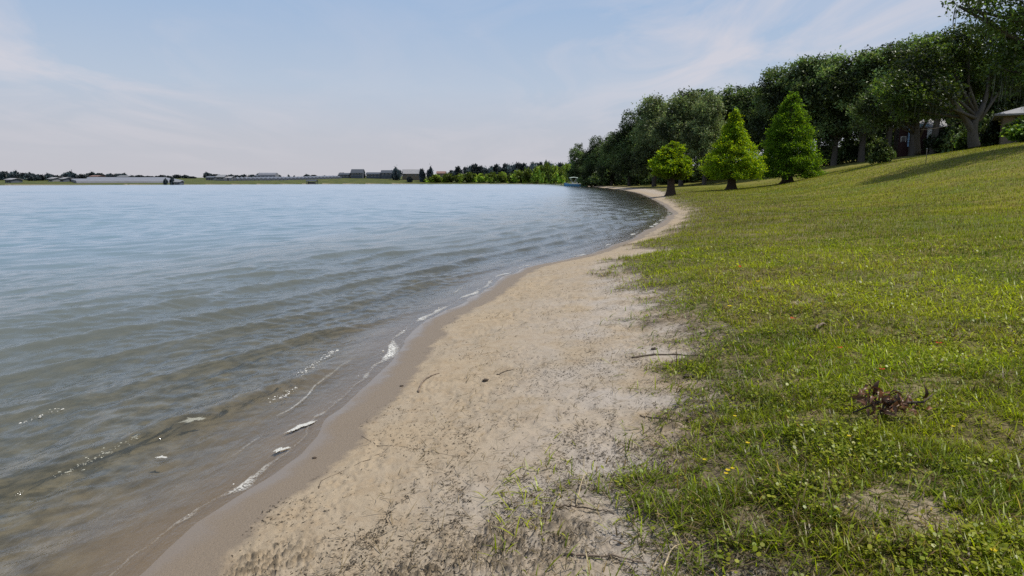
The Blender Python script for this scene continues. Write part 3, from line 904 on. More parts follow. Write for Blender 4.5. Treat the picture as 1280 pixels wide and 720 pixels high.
def moss_mesh(name, lobes, n_, seed, lmax=1.6, w=0.10):
    r_ = np.random.default_rng(seed); L = np.array(lobes, float)
    li = r_.integers(0, len(L), n_)
    q = r_.random(n_) * 2 * PI; rr = np.sqrt(r_.random(n_)) * 0.95
    x = L[li, 0] + np.cos(q) * rr * L[li, 3]; y = L[li, 1] + np.sin(q) * rr * L[li, 4]
    z = L[li, 2] - L[li, 5] * np.sqrt(1 - rr ** 2) * 0.85 + 0.2
    ln = r_.uniform(0.35, lmax, n_)
    V, F, C = blades(n_, x, y, z, ln, r_.uniform(0.5, 1.3, n_) * w, r_.random(n_) * 6.28, np.full(n_, PI - 0.05), r_.uniform(-0.1, 0.1, n_), np.tile([[1.0, 1, 1]], (n_, 1)) * r_.uniform(0.5, 1.2, (n_, 1)), 3)
    # blades() keeps points above their base: redo the drop
    V = V.reshape(n_, 4, 2, 3)
    V[..., 2] = z[:, None, None] - np.linspace(0, 1, 4)[None, :, None] * ln[:, None, None]
    return mesh_np(name, V.reshape(-1, 3), [F], dict(tint=C), False, M_MOSS)


def oak_template(seed, mat, h=16.0, w=6.0, base=0.22, clumps=620, nper=30, leaf=0.20, name='crown', tall=False):
    r_ = np.random.default_rng(seed)
    lobes = []
    nl = 13
    for i in range(nl):
        f = r_.random()
        zc = h * (base + 0.12 + (0.93 - base - 0.2) * f)
        prof = math.sin(PI * min(1, 0.25 + 0.68 * f)) ** (0.8) if not tall else (0.55 + 0.4 * math.sin(PI * f))
        q = i * 2.4 + r_.random()
        rr = w * 0.58 * prof * r_.uniform(0.6, 1.05)
        s = w * r_.uniform(0.30, 0.46)
        lobes.append((rr * math.cos(q), rr * math.sin(q), zc, s, s, s * 0.78))
    lobes.append((0, 0, h * 0.86, w * 0.36, w * 0.36, h * 0.12))
    lobes.append((0, 0, h * 0.6, w * 0.6, w * 0.6, h * 0.22))
    C = lobes_centres(lobes, clumps, seed + 1)
    C = C[C[:, 2] > h * base * 0.75]
    crown = leaves_mesh(name, C, r_.uniform(0.28, 0.62, len(C)) * (h / 16), nper, leaf, mat, seed + 2, 0.7)
    tr = branching([(0, 0, -0.4), (0.05, 0, 0.3), (0.1, 0.05, h * 0.12), (0.0, 0.1, h * 0.3), (0.1, 0, h * 0.5)], [0.62, 0.48, 0.40, 0.34, 0.2],
                   [np.array(l[:3]) for l in lobes[:9]], seed + 3)
    return dict(crown=crown, trunk=tr.mesh('trunk', M_BARK, True), moss=moss_mesh('moss', lobes[:9], 170, seed + 4), h=h, w=w)


OAKS = [oak_template(100, M_OAK), oak_template(140, M_OAK, w=5.2, base=0.18), oak_template(180, M_OAK, w=6.6, base=0.15, clumps=720),
        oak_template(220, M_OAK, w=4.4, base=0.25, tall=True), oak_template(260, M_GREYOAK, w=6.4, base=0.10, clumps=760, leaf=0.19),
        oak_template(285, M_OAK, w=6.2, base=0.04, clumps=820)]


def stand_tree(name, label, loc, T, height, width, rz, group=None, moss=True, cat='tree'):
    t_ = thing(name, label, cat, loc, rz, group)
    sc = (width / (2 * T['w']), width / (2 * T['w']), height / T['h'])
    for part in ('trunk', 'crown') + (('moss',) if moss and 'moss' in T else ()):
        if T.get(part) is None: continue
        o = link(part, T[part], t_); o.scale = sc
        if part == 'moss': o['kind'] = 'stuff'
    return t_


def place_px(px, y):
    x, _, _ = at(px, 227, y)
    return x, y, gz(x, y)


# front row of the wood, lake end first: (pixel column, distance, pixel of the top, width in metres, template, label)
wood = [
    (723, 258, 180, 11, 5, 'round dark tree at the lake end of the wood, behind the blue boat'),
    (745, 226, 171, 12, 5, 'dark tree second from the lake end of the wood'),
    (765, 204, 166, 12.5, 5, 'mid green tree left of the tall grey-green oak group, third from the lake end'),
    (787, 176, 139, 13, 5, 'tree forming the left shoulder of the tall grey-green oak group'),
    (818, 148, 121, 14, 4, 'tall grey-green oak just left above the smallest bright cypress'),
    (851, 136, 114, 14.5, 4, 'broad grey-green oak directly behind the smallest bright cypress'),
    (880, 128, 121, 11, 4, 'grey-green oak between the smallest and the middle bright cypress'),
    (876, 165, 110, 14, 3, 'dark treetop showing above the grey-green oaks'),
    (912, 138, 106, 12, 3, 'dark tree behind the pointed tip of the middle cypress'),
    (938, 132, 107, 11, 1, 'dark blue-green tree in the gap between the middle and the largest cypress'),
    (968, 122, 86, 13.5, 2, 'high dark oak rising behind the left side of the largest cypress'),
    (1003, 118, 72, 13.5, 0, 'high dark oak rising right behind the tip of the largest cypress'),
    (1040, 114, 70, 14, 2, 'broad dark oak to the right of the largest cypress'),
    (1075, 112, 61, 12.5, 1, 'dark tree between the broad dark oak and the airy tall tree'),
    (1106, 112, 50, 11, 3, 'tall airy tree left of the tree with the highest bare twigs'),
    (1137, 110, 42, 11, 3, 'tallest airy treetop left above the lit oak on the hill'),
    (1163, 108, 50, 11, 3, 'tall dark tree just behind the left edge of the lit oak on the hill'),
]
wr2 = random.Random(3)
for px, yy, top, wdt, ti, lab in wood:
    X0, Y0, Z0 = place_px(px, yy)
    hgt_ = at(px, top, yy)[2] - Z0
    stand_tree('oak_tree', lab, (X0, Y0, Z0 - 0.1), OAKS[ti], hgt_ * 1.03, wdt, wr2.random() * 6, 'trees at the front of the wood')
# deeper rows that close the wood
deep = [(735, 262, 190, 11, 1), (758, 246, 178, 11, 2), (780, 225, 165, 12, 0), (805, 205, 150, 12, 2), (835, 185, 136, 13, 1), (862, 180, 128, 13, 0), (905, 170, 118, 13, 2),
        (930, 160, 122, 12, 0), (955, 150, 104, 12, 1), (985, 146, 92, 13, 2), (1020, 140, 84, 13, 0), (1055, 138, 80, 13, 2), (1090, 136, 72, 13, 1), (1122, 134, 62, 13, 0),
        (1155, 132, 60, 13, 2), (1190, 130, 62, 13, 1), (1222, 128, 64, 13, 0), (1255, 126, 60, 13, 2), (1290, 122, 56, 13, 1), (1320, 118, 50, 13, 2)]
for px, yy, top, wdt, ti in deep:
    X0, Y0, Z0 = place_px(px, yy)
    stand_tree('oak_tree', 'dark tree deep in the wood behind its front row', (X0, Y0, Z0 - 0.1), OAKS[ti], at(px, top, yy)[2] - Z0, wdt, wr2.random() * 6, 'trees deep in the wood', moss=False)


def shrub_template(seed, mat, n=170, nper=30, leaf=0.085, rough=1.0):
    r_ = np.random.default_rng(seed)
    lobes = [(0, 0, 0.55, 0.62, 0.62, 0.5)]
    for i in range(7):
        q = i * 0.9 + r_.random()
        lobes.append((0.5 * math.cos(q), 0.5 * math.sin(q), r_.uniform(0.3, 0.62), 0.36, 0.36, 0.32))
    lobes.append((r_.normal(0, 0.1), r_.normal(0, 0.1), 0.85, 0.35, 0.35, 0.25))
    C = lobes_centres(lobes, n, seed + 1, 0.6); C[:, 2] = np.maximum(C[:, 2], 0.05)
    crown = leaves_mesh('foliage', C, r_.uniform(0.06, 0.13, n), nper, leaf, mat, seed + 2, 0.8)
    b = MB()
    for i in range(5):
        q = i * 1.26
        b.tube([(0.05 * math.cos(q), 0.05 * math.sin(q), -0.05), (0.2 * math.cos(q), 0.2 * math.sin(q), 0.3), (0.35 * math.cos(q), 0.35 * math.sin(q), 0.65)], [0.03, 0.022, 0.008], 5)
    return dict(foliage=crown, stems=b.mesh('stems', M_BARK, True))


SHRUB = shrub_template(300, M_SHRUB)
SHRUBD = shrub_template(340, M_OAK)
BUSHB = [shrub_template(380, M_BANK, 130, 26, 0.10), shrub_template(400, M_BANK, 130, 26, 0.10)]
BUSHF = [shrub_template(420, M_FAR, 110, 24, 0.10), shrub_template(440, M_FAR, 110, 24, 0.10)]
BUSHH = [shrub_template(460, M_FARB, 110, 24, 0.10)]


def stand_bush(name, label, loc, T, w, h, rz, group=None, cat='shrub', stems=True):
    t_ = thing(name, label, cat, loc, rz, group)
    for part in ('foliage', 'stems') if stems else ('foliage',):
        o = link(part, T[part], t_); o.scale = (w / 2, w / 2, h / 1.15)
    return t_


for px, yy, w, h, T, lab in (
        (1097, 92, 3.6, 3.0, SHRUBD, 'dark rounded shrub on the slope left of the red shed'),
        (1281, 62, 4.6, 2.3, SHRUB, 'bright green bush at the right edge below the low house'),
        (1204, 80, 2.6, 2.2, SHRUB, 'small sunlit bush left of the pale oak trunk'),
        (1232, 82, 3.0, 3.4, SHRUBD, 'dark rounded shrub between the pale oak trunk and the low house'),
        (1172, 108, 5.5, 3.6, SHRUBD, 'dark thicket right of the red shed behind the slope'),
        (1192, 106, 5.5, 3.6, SHRUBD, 'dark thicket just left of the pale oak trunk'),
        (1062, 117, 6.5, 4.0, SHRUBD, 'dark thicket under the wood right of the largest cypress'),
        (1030, 119, 6.0, 3.6, SHRUBD, 'dark undergrowth behind the right foot of the largest cypress'),
        (1084, 119, 6.0, 3.8, SHRUBD, 'dark undergrowth behind the dark rounded shrub on the slope')):
    X0, Y0, Z0 = place_px(px, yy)
    stand_bush('shrub', lab, (X0, Y0, Z0 - 0.05), T, w, h, px * 0.1)
for i, px in enumerate((742, 756, 770, 786, 802, 816, 832, 850, 868, 886, 902, 930, 950, 975, 1000)):
    yy = np.interp(px, [740, 830, 900, 1000], [228, 165, 142, 120]) 
    X0, Y0, Z0 = place_px(px, float(yy))
    stand_bush('shrub', 'dark low bush in the shade along the foot of the wood', (X0, Y0, Z0), SHRUBD, 7.0 * yy / 150, 3.2 * yy / 150, i * 1.3, 'bushes along the foot of the wood')


for i, px in enumerate((1085, 1104, 1118, 1172, 1186, 1200, 1215, 1230, 1248, 1266, 1285)):
    X0, Y0, Z0 = place_px(px, 128 - (px - 1085) * 0.13)
    stand_bush('shrub', 'dark hedge bush closing the view under the trees on the hill', (X0, Y0, Z0), SHRUBD, 6.0, 5.2, i * 0.9, 'hedge bushes behind the hill trees')


# ---- the bald cypresses on the lawn
def cypress(label, px, yy, base_py, top_py, halfw, kind, mat, seed, trunk_r):
    X0, _, _ = at(px, base_py, yy); Z0 = gz(X0, yy)
    h = (at(px, top_py, yy)[2] - Z0) * 1.05
    R = halfw * yy / F_PX
    t_ = thing('cypress_tree', label, 'tree', (X0, yy, Z0 - 0.03), 0, 'bright cypresses on the lawn by the water')
    r_ = np.random.default_rng(seed)
    K = {'cone': 1600, 'ragged': 1150, 'round': 800}[kind]
    if kind == 'round':
        lo = 0.26
        lobes = [(0, 0, h * 0.56, R * 0.72, R * 0.72, h * 0.25), (R * 0.12, 0, h * 0.80, R * 0.42, R * 0.42, h * 0.185), (-R * .3, 0, h * .72, R * .4, R * .4, h * .14)]
        for i in range(9):
            q = i * 0.7 + 0.2
            lobes.append((R * 0.6 * math.cos(q), R * 0.6 * math.sin(q), h * r_.uniform(0.40, 0.60), R * 0.38, R * 0.38, h * 0.12))
        C = lobes_centres(lobes, K, seed, 0.5)
        C[:, 2] = np.maximum(C[:, 2], h * 0.30 + r_.normal(0, 0.1, K))
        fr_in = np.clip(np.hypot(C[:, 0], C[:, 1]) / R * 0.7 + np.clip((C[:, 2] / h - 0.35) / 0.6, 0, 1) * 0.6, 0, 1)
    else:
        lo = 0.085 if kind == 'cone' else 0.16
        u = r_.random(K)
        tt = 1 - np.sqrt(1 - u * 0.995)                                       # more room lower down
        if kind == 'cone': prof = (1 - tt) ** 0.80 * (0.92 + 0.08 * np.sin(tt * 40))
        else: prof = np.interp(tt, [0, 0.10, 0.30, 0.44, 0.53, 0.66, 0.80, 1], [0.80, 1.0, 0.92, 0.72, 0.43, 0.34, 0.22, 0.03])
        q = r_.random(K) * 2 * PI
        if kind == 'cone': prof = np.where(tt < 0.06, prof * 0.93, prof)
        wob = 1 + 0.5 * (vnoise(q * 1.9 + 3, tt * 13, seed) - 0.5) * (1.0 if kind != 'cone' else 0.35)
        rad = R * prof * wob * (0.45 + 0.55 * r_.random(K) ** 0.45)
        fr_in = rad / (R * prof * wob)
        out_ = r_.random(K) < (0.04 if kind == 'cone' else 0.10)
        rad = np.where(out_, rad * r_.uniform(1.05, 1.28, K), rad)
        gap = vnoise(q * 2.6 + 1, tt * 15, seed + 9) < (0.20 if kind == 'cone' else 0.31)
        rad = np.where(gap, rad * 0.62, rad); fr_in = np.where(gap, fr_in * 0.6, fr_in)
        C = np.stack([rad * np.cos(q), rad * np.sin(q), h * (lo + (0.99 - lo) * tt) - rad * 0.06], -1)
    sig = r_.uniform(0.14, 0.32, K) * (h / 11) ** 0.5 * (0.5 + 0.5 * np.clip((h - C[:, 2]) / (0.35 * h), 0, 1))
    crown = leaves_mesh('crown', C, sig, 30, 0.098, mat, seed + 1, 0.5, (0.30 + 0.85 * fr_in ** 1.5) * r_.uniform(0.65, 1.35, K), 0.2, 0.3)  # inner clusters tinted darker: shade inside the crown painted into the leaves
    link('crown', crown, t_)
    zt = h * 0.93
    zs = np.array([-0.15, 0.0, 0.25, 0.7, 1.3, 2.2, h * 0.5, h * 0.8, zt])
    rs = trunk_r * np.array([2.0, 1.75, 1.38, 1.12, 1.0, 0.85, 0.5, 0.22, 0.05])
    b = MB(); k = 16
    V = []
    for z_, r0 in zip(zs, rs):
        for j in range(k):
            q = 2 * PI * j / k
            fl = 1 + 0.22 * math.cos(5 * q + 0.6) * max(0, 1 - z_ / 1.4)
            V.append((r0 * fl * math.cos(q) + 0.03 * z_ * (0.4 if kind == 'round' else 0.05), r0 * fl * math.sin(q), z_))
    b.add(V, [(i * k + j, i * k + (j + 1) % k, (i + 1) * k + (j + 1) % k, (i + 1) * k + j) for i in range(len(zs) - 1) for j in range(k)])
    for i in range(42):
        zz_ = h * r_.uniform(lo + 0.02, 0.85); tt_ = zz_ / h
        rr_ = R * (1 - tt_) * 0.85 if kind != 'round' else R * 0.6
        q = i * 2.4
        b.tube([(0, 0, zz_ - 0.15), (rr_ * 0.5 * math.cos(q), rr_ * 0.5 * math.sin(q), zz_ + 0.12), (rr_ * math.cos(q), rr_ * math.sin(q), zz_)], [trunk_r * 0.22 * (1.1 - tt_), trunk_r * 0.14 * (1.1 - tt_), 0.01], 5)
    b.build('trunk', M_BARKC, t_, True)
    print('cypress', px, 'h', round(h, 2), 'base z', round(Z0, 2), 'px of base', proj(X0, yy, Z0))
    return t_


def proj(x, y, z):
    d = y * CT - (z - H_CAM) * ST
    u = y * ST + (z - H_CAM) * CT
    return (round(640 + F_PX * x / d, 1), round(360 - F_PX * u / d, 1))


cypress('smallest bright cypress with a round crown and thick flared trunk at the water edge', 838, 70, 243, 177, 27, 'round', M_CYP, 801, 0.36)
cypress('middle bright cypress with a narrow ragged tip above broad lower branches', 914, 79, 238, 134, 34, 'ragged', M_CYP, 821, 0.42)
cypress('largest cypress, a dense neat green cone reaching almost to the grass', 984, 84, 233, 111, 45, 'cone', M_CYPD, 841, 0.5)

# ---- the two hill oaks and the tree that overhangs the right edge
def hill_oak(label, px, yy, lobes_px, bark, seed, trunk_w, mat, clumps, leaf, limbs, moss_n=500):
    X0, Y0, Z0 = place_px(px, yy)
    r_ = np.random.default_rng(seed)
    t_ = thing('oak_tree', label, 'tree', (X0, Y0, Z0 - 0.05), 0, 'oaks on the hill')
    mpp = yy / F_PX
    lobes = []
    for lx_, ly_, lw, lh, dy in lobes_px:
        p = at(lx_, ly_, yy + dy)
        lobes.append((p[0] - X0, dy, p[2] - Z0, lw * mpp, lw * mpp * 0.9, lh * mpp))
    C = lobes_centres(lobes, clumps, seed + 1, 0.5)
    link('crown', leaves_mesh('crown', C, r_.uniform(0.25, 0.55, len(C)), 28, leaf, mat, seed + 2, 0.65), t_)
    b = MB()
    for pl, rad in limbs:
        pts_ = []
        for lx_, ly_, dy in pl:
            p = at(lx_, ly_, yy + dy); pts_.append((p[0] - X0, dy, p[2] - Z0))
        pts_ = np.array(pts_)
        u = np.linspace(0, len(pts_) - 1, 4 * len(pts_))
        sm = np.stack([np.interp(u, range(len(pts_)), pts_[:, i]) for i in range(3)], -1)
        sm[1:-1] = (sm[:-2] + sm[1:-1] * 2 + sm[2:]) / 4
        b.tube(sm, np.interp(u, [0, len(pts_) - 1], rad), 10)
    for L in lobes:
        s = np.array([0, 0, trunk_w * 5.5]); e = np.array(L[:3])
        mid = (s + e) / 2 + r_.normal(0, 0.3, 3)
        b.tube([s, mid, e, e + r_.normal(0, 0.8, 3)], [trunk_w * 0.35, trunk_w * 0.25, trunk_w * 0.12, 0.02], 6)
    b.build('trunk', bark, t_, True)
    link('moss', moss_mesh('moss', lobes, moss_n, seed + 5, 1.7, 0.055), t_)['kind'] = 'stuff'
    print('hill oak', px, proj(X0, Y0, Z0))
    return t_


hill_oak('broad oak on the hill with a pale forked trunk and sunlit left side', 1217, 73,
         [(1120, 112, 24, 20, -1), (1150, 88, 32, 26, 0), (1180, 62, 36, 24, 1), (1212, 50, 34, 20, 0), (1240, 62, 30, 26, 1), (1205, 88, 42, 26, 2), (1165, 118, 34, 20, -2), (1240, 98, 30, 22, 2), (1130, 134, 20, 14, 0), (1190, 112, 34, 14, 3), (1262, 90, 24, 22, 2)],
         M_BARKG, 901, 0.55, M_NEAROAK, 1150, 0.15,
         [([(1218, 183, 0), (1216, 172, 0), (1216, 160, 0), (1219, 148, 0), (1227, 136, 0), (1234, 116, 1), (1240, 90, 1)], (0.60, 0.12)), ([(1216, 164, 0), (1208, 150, 0), (1194, 130, -1), (1180, 112, -2)], (0.42, 0.14)),
          ([(1217, 160, 0), (1215, 134, 1), (1212, 106, 2), (1208, 80, 1)], (0.42, 0.14))])
hill_oak('dark oak with a straight black trunk in front of the red shed', 1144, 86,
         [(1110, 128, 24, 18, 0), (1140, 112, 30, 22, 1), (1168, 124, 26, 18, 0), (1150, 138, 26, 12, 0), (1122, 146, 20, 10, 1), (1085, 140, 20, 22, 3)],
         M_BARK, 931, 0.5, M_OAK, 620, 0.17, [([(1147, 192, 0), (1146, 170, 0), (1146, 140, 0), (1144, 118, 0)], (0.36, 0.24))], 420)
hill_oak('overhanging oak at the right edge with branches reaching over the lawn', 1345, 47,
         [(1262, 14, 40, 24, -1), (1218, 8, 20, 10, -1), (1199, 7, 13, 8, -1), (1262, 88, 20, 24, 0), (1285, 105, 20, 16, 1), (1290, 45, 34, 36, 0), (1268, 62, 22, 40, 0), (1330, 30, 60, 50, 1), (1340, -60, 90, 50, 0), (1400, 10, 80, 60, 0), (1300, 80, 30, 28, 2), (1280, -25, 44, 26, 0), (1380, 90, 60, 30, 1)],
         M_BARK, 961, 0.6, M_NEAROAK, 1300, 0.12,
         [([(1345, 190, 0), (1344, 140, 0), (1340, 80, 0), (1336, 20, 0)], (0.7, 0.4)), ([(1342, 100, 0), (1320, 50, 0), (1280, 26, -1), (1215, 12, -1)], (0.36, 0.06))], 160)

# ------------------------------------------------------------------ BUILDINGS ON THE HILL
M_TAN = paint('tan_wall', (0.21, 0.165, 0.12)); M_ROOFW = paint('pale_roof', (0.27, 0.27, 0.29), 0.5, 0.2, 1.5); M_DARK = paint('dark_glass', (0.02, 0.022, 0.025), 0.15, 0.3, 2, 0.5)
M_RED = paint('red_board', (0.042, 0.015, 0.014), 0.7); M_BLUE = paint('pale_blue_paint', (0.38, 0.58, 0.85), 0.5); M_WHITE = paint('white_paint', (0.75, 0.75, 0.74), 0.5, 0.12)
M_TARP = paint('blue_tarp', (0.05, 0.25, 0.60), 0.4); M_GREYW = paint('grey_wall', (0.09, 0.105, 0.135)); M_ROOFD = paint('slate_roof', (0.055, 0.066, 0.088)); M_ROOFB = paint('brown_roof', (0.20, 0.12, 0.10))
M_WOOD = paint('grey_wood', (0.20, 0.165, 0.13), 0.85, 0.4, 8); M_STEEL = paint('steel', (0.3, 0.3, 0.3), 0.4)
M_POLY = paint('tunnel_film', (0.17, 0.18, 0.215), 0.45, 0.12, 0.6)
M_FARW = paint('far_white', (0.21, 0.22, 0.245), 0.6)
M_BOATB = paint('boat_blue', (0.10, 0.33, 0.62), 0.35, 0.2, 2, 0.5); M_CANV = paint('canvas', (0.55, 0.66, 0.60), 0.7)


def gable(b, x0, x1, y0, y1, z0, zr, ov=0.4, th=0.12):
    """gable roof whose ridge runs along x"""
    ym = (y0 + y1) / 2
    for s, ye in ((-1, y0 - ov), (1, y1 + ov)):
        b.add([(x0 - ov, ye, z0 - 0.1), (x1 + ov, ye, z0 - 0.1), (x1 + ov, ym, zr), (x0 - ov, ym, zr),
               (x0 - ov, ye, z0 - 0.1 + th), (x1 + ov, ye, z0 - 0.1 + th), (x1 + ov, ym, zr + th), (x0 - ov, ym, zr + th)],
              [(0, 3, 2, 1), (4, 5, 6, 7), (0, 1, 5, 4), (1, 2, 6, 5), (2, 3, 7, 6), (3, 0, 4, 7)])


def gable_wall(b, x0, x1, y0, y1, z0, z1, zr):
    ym = (y0 + y1) / 2
    b.add([(x0, y0, z0), (x1, y0, z0), (x1, y1, z0), (x0, y1, z0), (x0, y0, z1), (x1, y0, z1), (x1, y1, z1), (x0, y1, z1), (x0, ym, zr), (x1, ym, zr)],
          [(0, 1, 5, 4), (2, 3, 7, 6), (1, 2, 6, 9, 5), (3, 0, 4, 8, 7), (4, 5, 9, 8), (6, 7, 8, 9)])


# low house at the right edge
X0, Y0, Z0 = place_px(1246, 76)
hs = thing('house', 'low tan house with a pale grey roof at the right edge', 'house', (X0, Y0, Z0), math.radians(-33))
zf = at(1253, 168, 76)[2] - Z0; ze = at(1253, 144, 76)[2] - Z0; zr = at(1270, 127, 79)[2] - Z0
b = MB(); b.box(0, 15, 0, 8, -2.0, ze - 0.1); b.build('wall', M_TAN, hs)
b = MB(); o_ = 0.9
b.add([(-o_, -o_, ze - 0.1), (15 + o_, -o_, ze - 0.1), (15 + o_, 8 + o_, ze - 0.1), (-o_, 8 + o_, ze - 0.1), (-o_, -o_, ze + 0.08), (15 + o_, -o_, ze + 0.08), (15 + o_, 8 + o_, ze + 0.08), (-o_, 8 + o_, ze + 0.08), (4.2, 4, zr), (10.8, 4, zr)],
      [(0, 3, 2, 1), (0, 1, 5, 4), (1, 2, 6, 5), (2, 3, 7, 6), (3, 0, 4, 7), (4, 5, 9, 8), (5, 6, 9), (6, 7, 8, 9), (7, 4, 8)])
rf = b.build('roof', M_ROOFW, hs)
b = MB(); b.box(5.2, 7.6, 2.0, 3.4, zr - 0.55, zr + 0.28); b.build('blue_cover', M_TARP, rf)
for x0, x1 in ((1.0, 1.5), (2.2, 4.6), (6.0, 8.4)):
    b = MB(); b.box(x0, x1, -0.03, 0.05, zf + 0.1, ze - 0.25); b.box(x0, x1, -0.02, 0.04, zf + 0.1, ze - 0.25) if False else None
    w_ = b.build('window', M_DARK, hs)
    f = MB()
    f.box(x0 - 0.08, x0, -0.06, 0.02, zf, ze - 0.17); f.box(x1, x1 + 0.08, -0.06, 0.02, zf, ze - 0.17); f.box(x0, x1, -0.06, 0.02, ze - 0.25, ze - 0.17); f.box(x0, x1, -0.06, 0.02, zf, zf + 0.1)
    f.build('frame', M_WOOD, w_)
# red shed behind the dark trunk
X0, Y0, Z0 = place_px(1119, 112)
sh = thing('shed', 'dark red shed with a pale blue door and white gable under the trees', 'shed', (X0, Y0, Z0), math.radians(-21))
k = 112 / F_PX
zb = at(1119, 184, 112)[2] - Z0; z1 = at(1119, 160, 112)[2] - Z0; z2 = at(1119, 150, 112)[2] - Z0
b = MB(); gable_wall(b, 0, 6.2, 0, 5, zb - 1.5, z1, z2); b.build('wall', M_RED, sh)
b = MB(); gable(b, 0, 6.2, 0, 5, z1, z2 + 0.1, 0.35); b.build('roof', M_ROOFW, sh)
b = MB(); b.box(1.25, 2.3, -0.05, 0.03, zb + 0.05, z1 - 0.1); d = b.build('door', M_BLUE, sh)
b = MB(); b.box(2.15, 2.21, -0.1, -0.05, zb + 1.2, zb + 1.35); b.build('handle', M_STEEL, d)
b = MB(); b.box(1.3, 4.0, -0.05, 0.03, z1 + 0.12, z1 + 0.55); b.build('gable_board', M_BLUE, sh)
b = MB(); b.box(3.9, 5.1, -0.05, 0.03, zb + 0.05, z1 - 0.1); b.build('white_door', M_WHITE, sh)
b = MB(); b.box(0.35, 0.95, -0.05, 0.03, zb + 0.9, zb + 1.6); w_ = b.build('window', M_DARK, sh)
b = MB(); b.box(0.27, 0.35, -0.07, 0.02, zb + 0.82, zb + 1.68); b.box(0.95, 1.03, -0.07, 0.02, zb + 0.82, zb + 1.68); b.box(0.35, 0.95, -0.07, 0.02, zb + 1.6, zb + 1.68); b.build('frame', M_WHITE, w_)
# thin post on the lawn
X0, Y0, Z0 = place_px(1155, 50)
zt = at(1155, 186, 50)[2] - Z0
ps = thing('lawn_post', 'thin bare post standing alone on the sloping lawn', 'post', (X0, Y0, Z0))
b = MB(); b.tube([(0, 0, -0.1), (0.01, 0, zt * 0.5), (0.0, 0, zt)], [0.028, 0.026, 0.024], 10); b.build('pole', M_WOOD, ps, True)
b = MB(); b.tube([(0, 0, zt - 0.01), (0, 0, zt + 0.05)], [0.034, 0.02], 10); b.build('cap', M_STEEL, ps)
print('post base', proj(X0, Y0, Z0))
# line strung between the two oaks
p0, p1 = np.array(at(1148, 162, 84)), np.array(at(1212, 148, 73.5))
u = np.linspace(0, 1, 14)[:, None]; ln_ = p0 * (1 - u) + p1 * u; ln_[:, 2] -= (u * (1 - u))[:, 0] * 1.2
b = MB(); b.tube(ln_, 0.025, 5); tag(b.build('clothes_line', M_WOOD, None, True), 'thin line strung between the dark trunk and the pale oak trunk', 'line')

# ------------------------------------------------------------------ THE BOAT
bx, by, _ = at(719, 230, 247)
bt = thing('pontoon_boat', 'blue boat with a pale canopy moored at the end of the beach', 'boat', (bx, by, 0.0), math.radians(4))
L_ = 8.0
xs = np.linspace(-L_ / 2, L_ / 2, 15); V, k = [], 9
for x_ in xs:
    f = (x_ + L_ / 2) / L_
    bow = 1 - sstep(0.25, 0.0, f) ** 1.6 * 0.92
    wv = 1.25 * float(bow) * (0.92 if f > 0.9 else 1); top = 0.85 + 0.35 * float(sstep(0.3, 0, f)) + 0.12 * float(sstep(0.7, 1, f))
    for j in range(k):
        q = PI * j / (k - 1)
        V.append((x_, -wv * math.cos(q), top - (top + 0.35) * math.sin(q) ** 0.55))
b = MB(); b.add(V, [(i * k + j, i * k + j + 1, (i + 1) * k + j + 1, (i + 1) * k + j) for i in range(14) for j in range(k - 1)] + [tuple(range(k)), tuple(14 * k + j for j in range(k))[::-1]])
hull = b.build('hull', M_BOATB, bt, True)
b = MB()
for s in (-1, 1):
    b.tube([(x_, s * 1.25 * float(1 - sstep(0.25, 0, (x_ + 4) / 8) ** 1.6 * 0.92), 0.87 + 0.35 * float(sstep(0.3, 0, (x_ + 4) / 8))) for x_ in xs], 0.05, 6)
b.build('rub_rail', M_WHITE, hull, True)
b = MB(); b.box(-2.6, 3.8, -1.05, 1.05, 0.5, 0.56); b.build('deck', M_WOOD, bt)
for x_ in (-1.0, 0.4):
    b = MB(); b.box(x_ - 0.25, x_ + 0.25, -0.9, 0.9, 0.56, 0.95); b.box(x_ + 0.17, x_ + 0.25, -0.9, 0.9, 0.95, 1.4); b.build('bench', M_WHITE, bt)
b = MB()
for i in range(7):
    q = i / 6
    pass
cv = [(-2.1 + 2.9 * a, y_, 3.15 + 0.18 * math.sin(PI * a) - 0.12 * abs(y_)) for a in np.linspace(0, 1, 7) for y_ in (-1.15, -0.5, 0.5, 1.15)]
top_ = np.array(cv); bot = top_ - np.array([0, 0, 0.16])
F = []
for i in range(6):
    for j in range(3):
        a = i * 4 + j
        F += [(a, a + 1, a + 5, a + 4), (28 + a, 28 + a + 4, 28 + a + 5, 28 + a + 1)]
edge = [i * 4 for i in range(7)] + [25, 26, 27] + [i * 4 + 3 for i in range(5, -1, -1)] + [2, 1]
F += [(edge[i], edge[(i + 1) % len(edge)], edge[(i + 1) % len(edge)] + 28, edge[i] + 28) for i in range(len(edge))]
b.add(np.concatenate([top_, bot]), F); b.build('canopy', M_CANV, bt, True)
for s in (-1, 1):
    for xa, xb in ((-1.9, -1.2), (0.6, -0.1)):
        b = MB(); b.tube([(xa + (xb - xa) * 1.6, s * 1.1, 0.85), (xa, s * 1.1, 3.0)], 0.05, 6); b.build('canopy_post', M_WHITE, bt)
b = MB(); b.box(3.7, 4.1, -0.2, 0.2, 0.3, 1.35); b.tube([(4.15, 0, 0.9), (4.2, 0, -0.3)], [0.12, 0.08], 8); b.build('outboard_motor', M_DARK, bt)
X0, Y0, Z0 = place_px(741, 240)
lg = thing('landing_frame', 'small pale frame of posts on the bank right of the blue boat', 'frame', (X0, Y0, Z0))
for s in (-0.8, 0.8):
    b = MB(); b.box(s - 0.1, s + 0.1, -0.1, 0.1, -0.2, 2.0); b.build('upright', M_WOOD, lg)
b = MB(); b.box(-0.7, 0.7, -0.05, 0.05, 1.5, 1.65); b.build('crossbar', M_WOOD, lg)

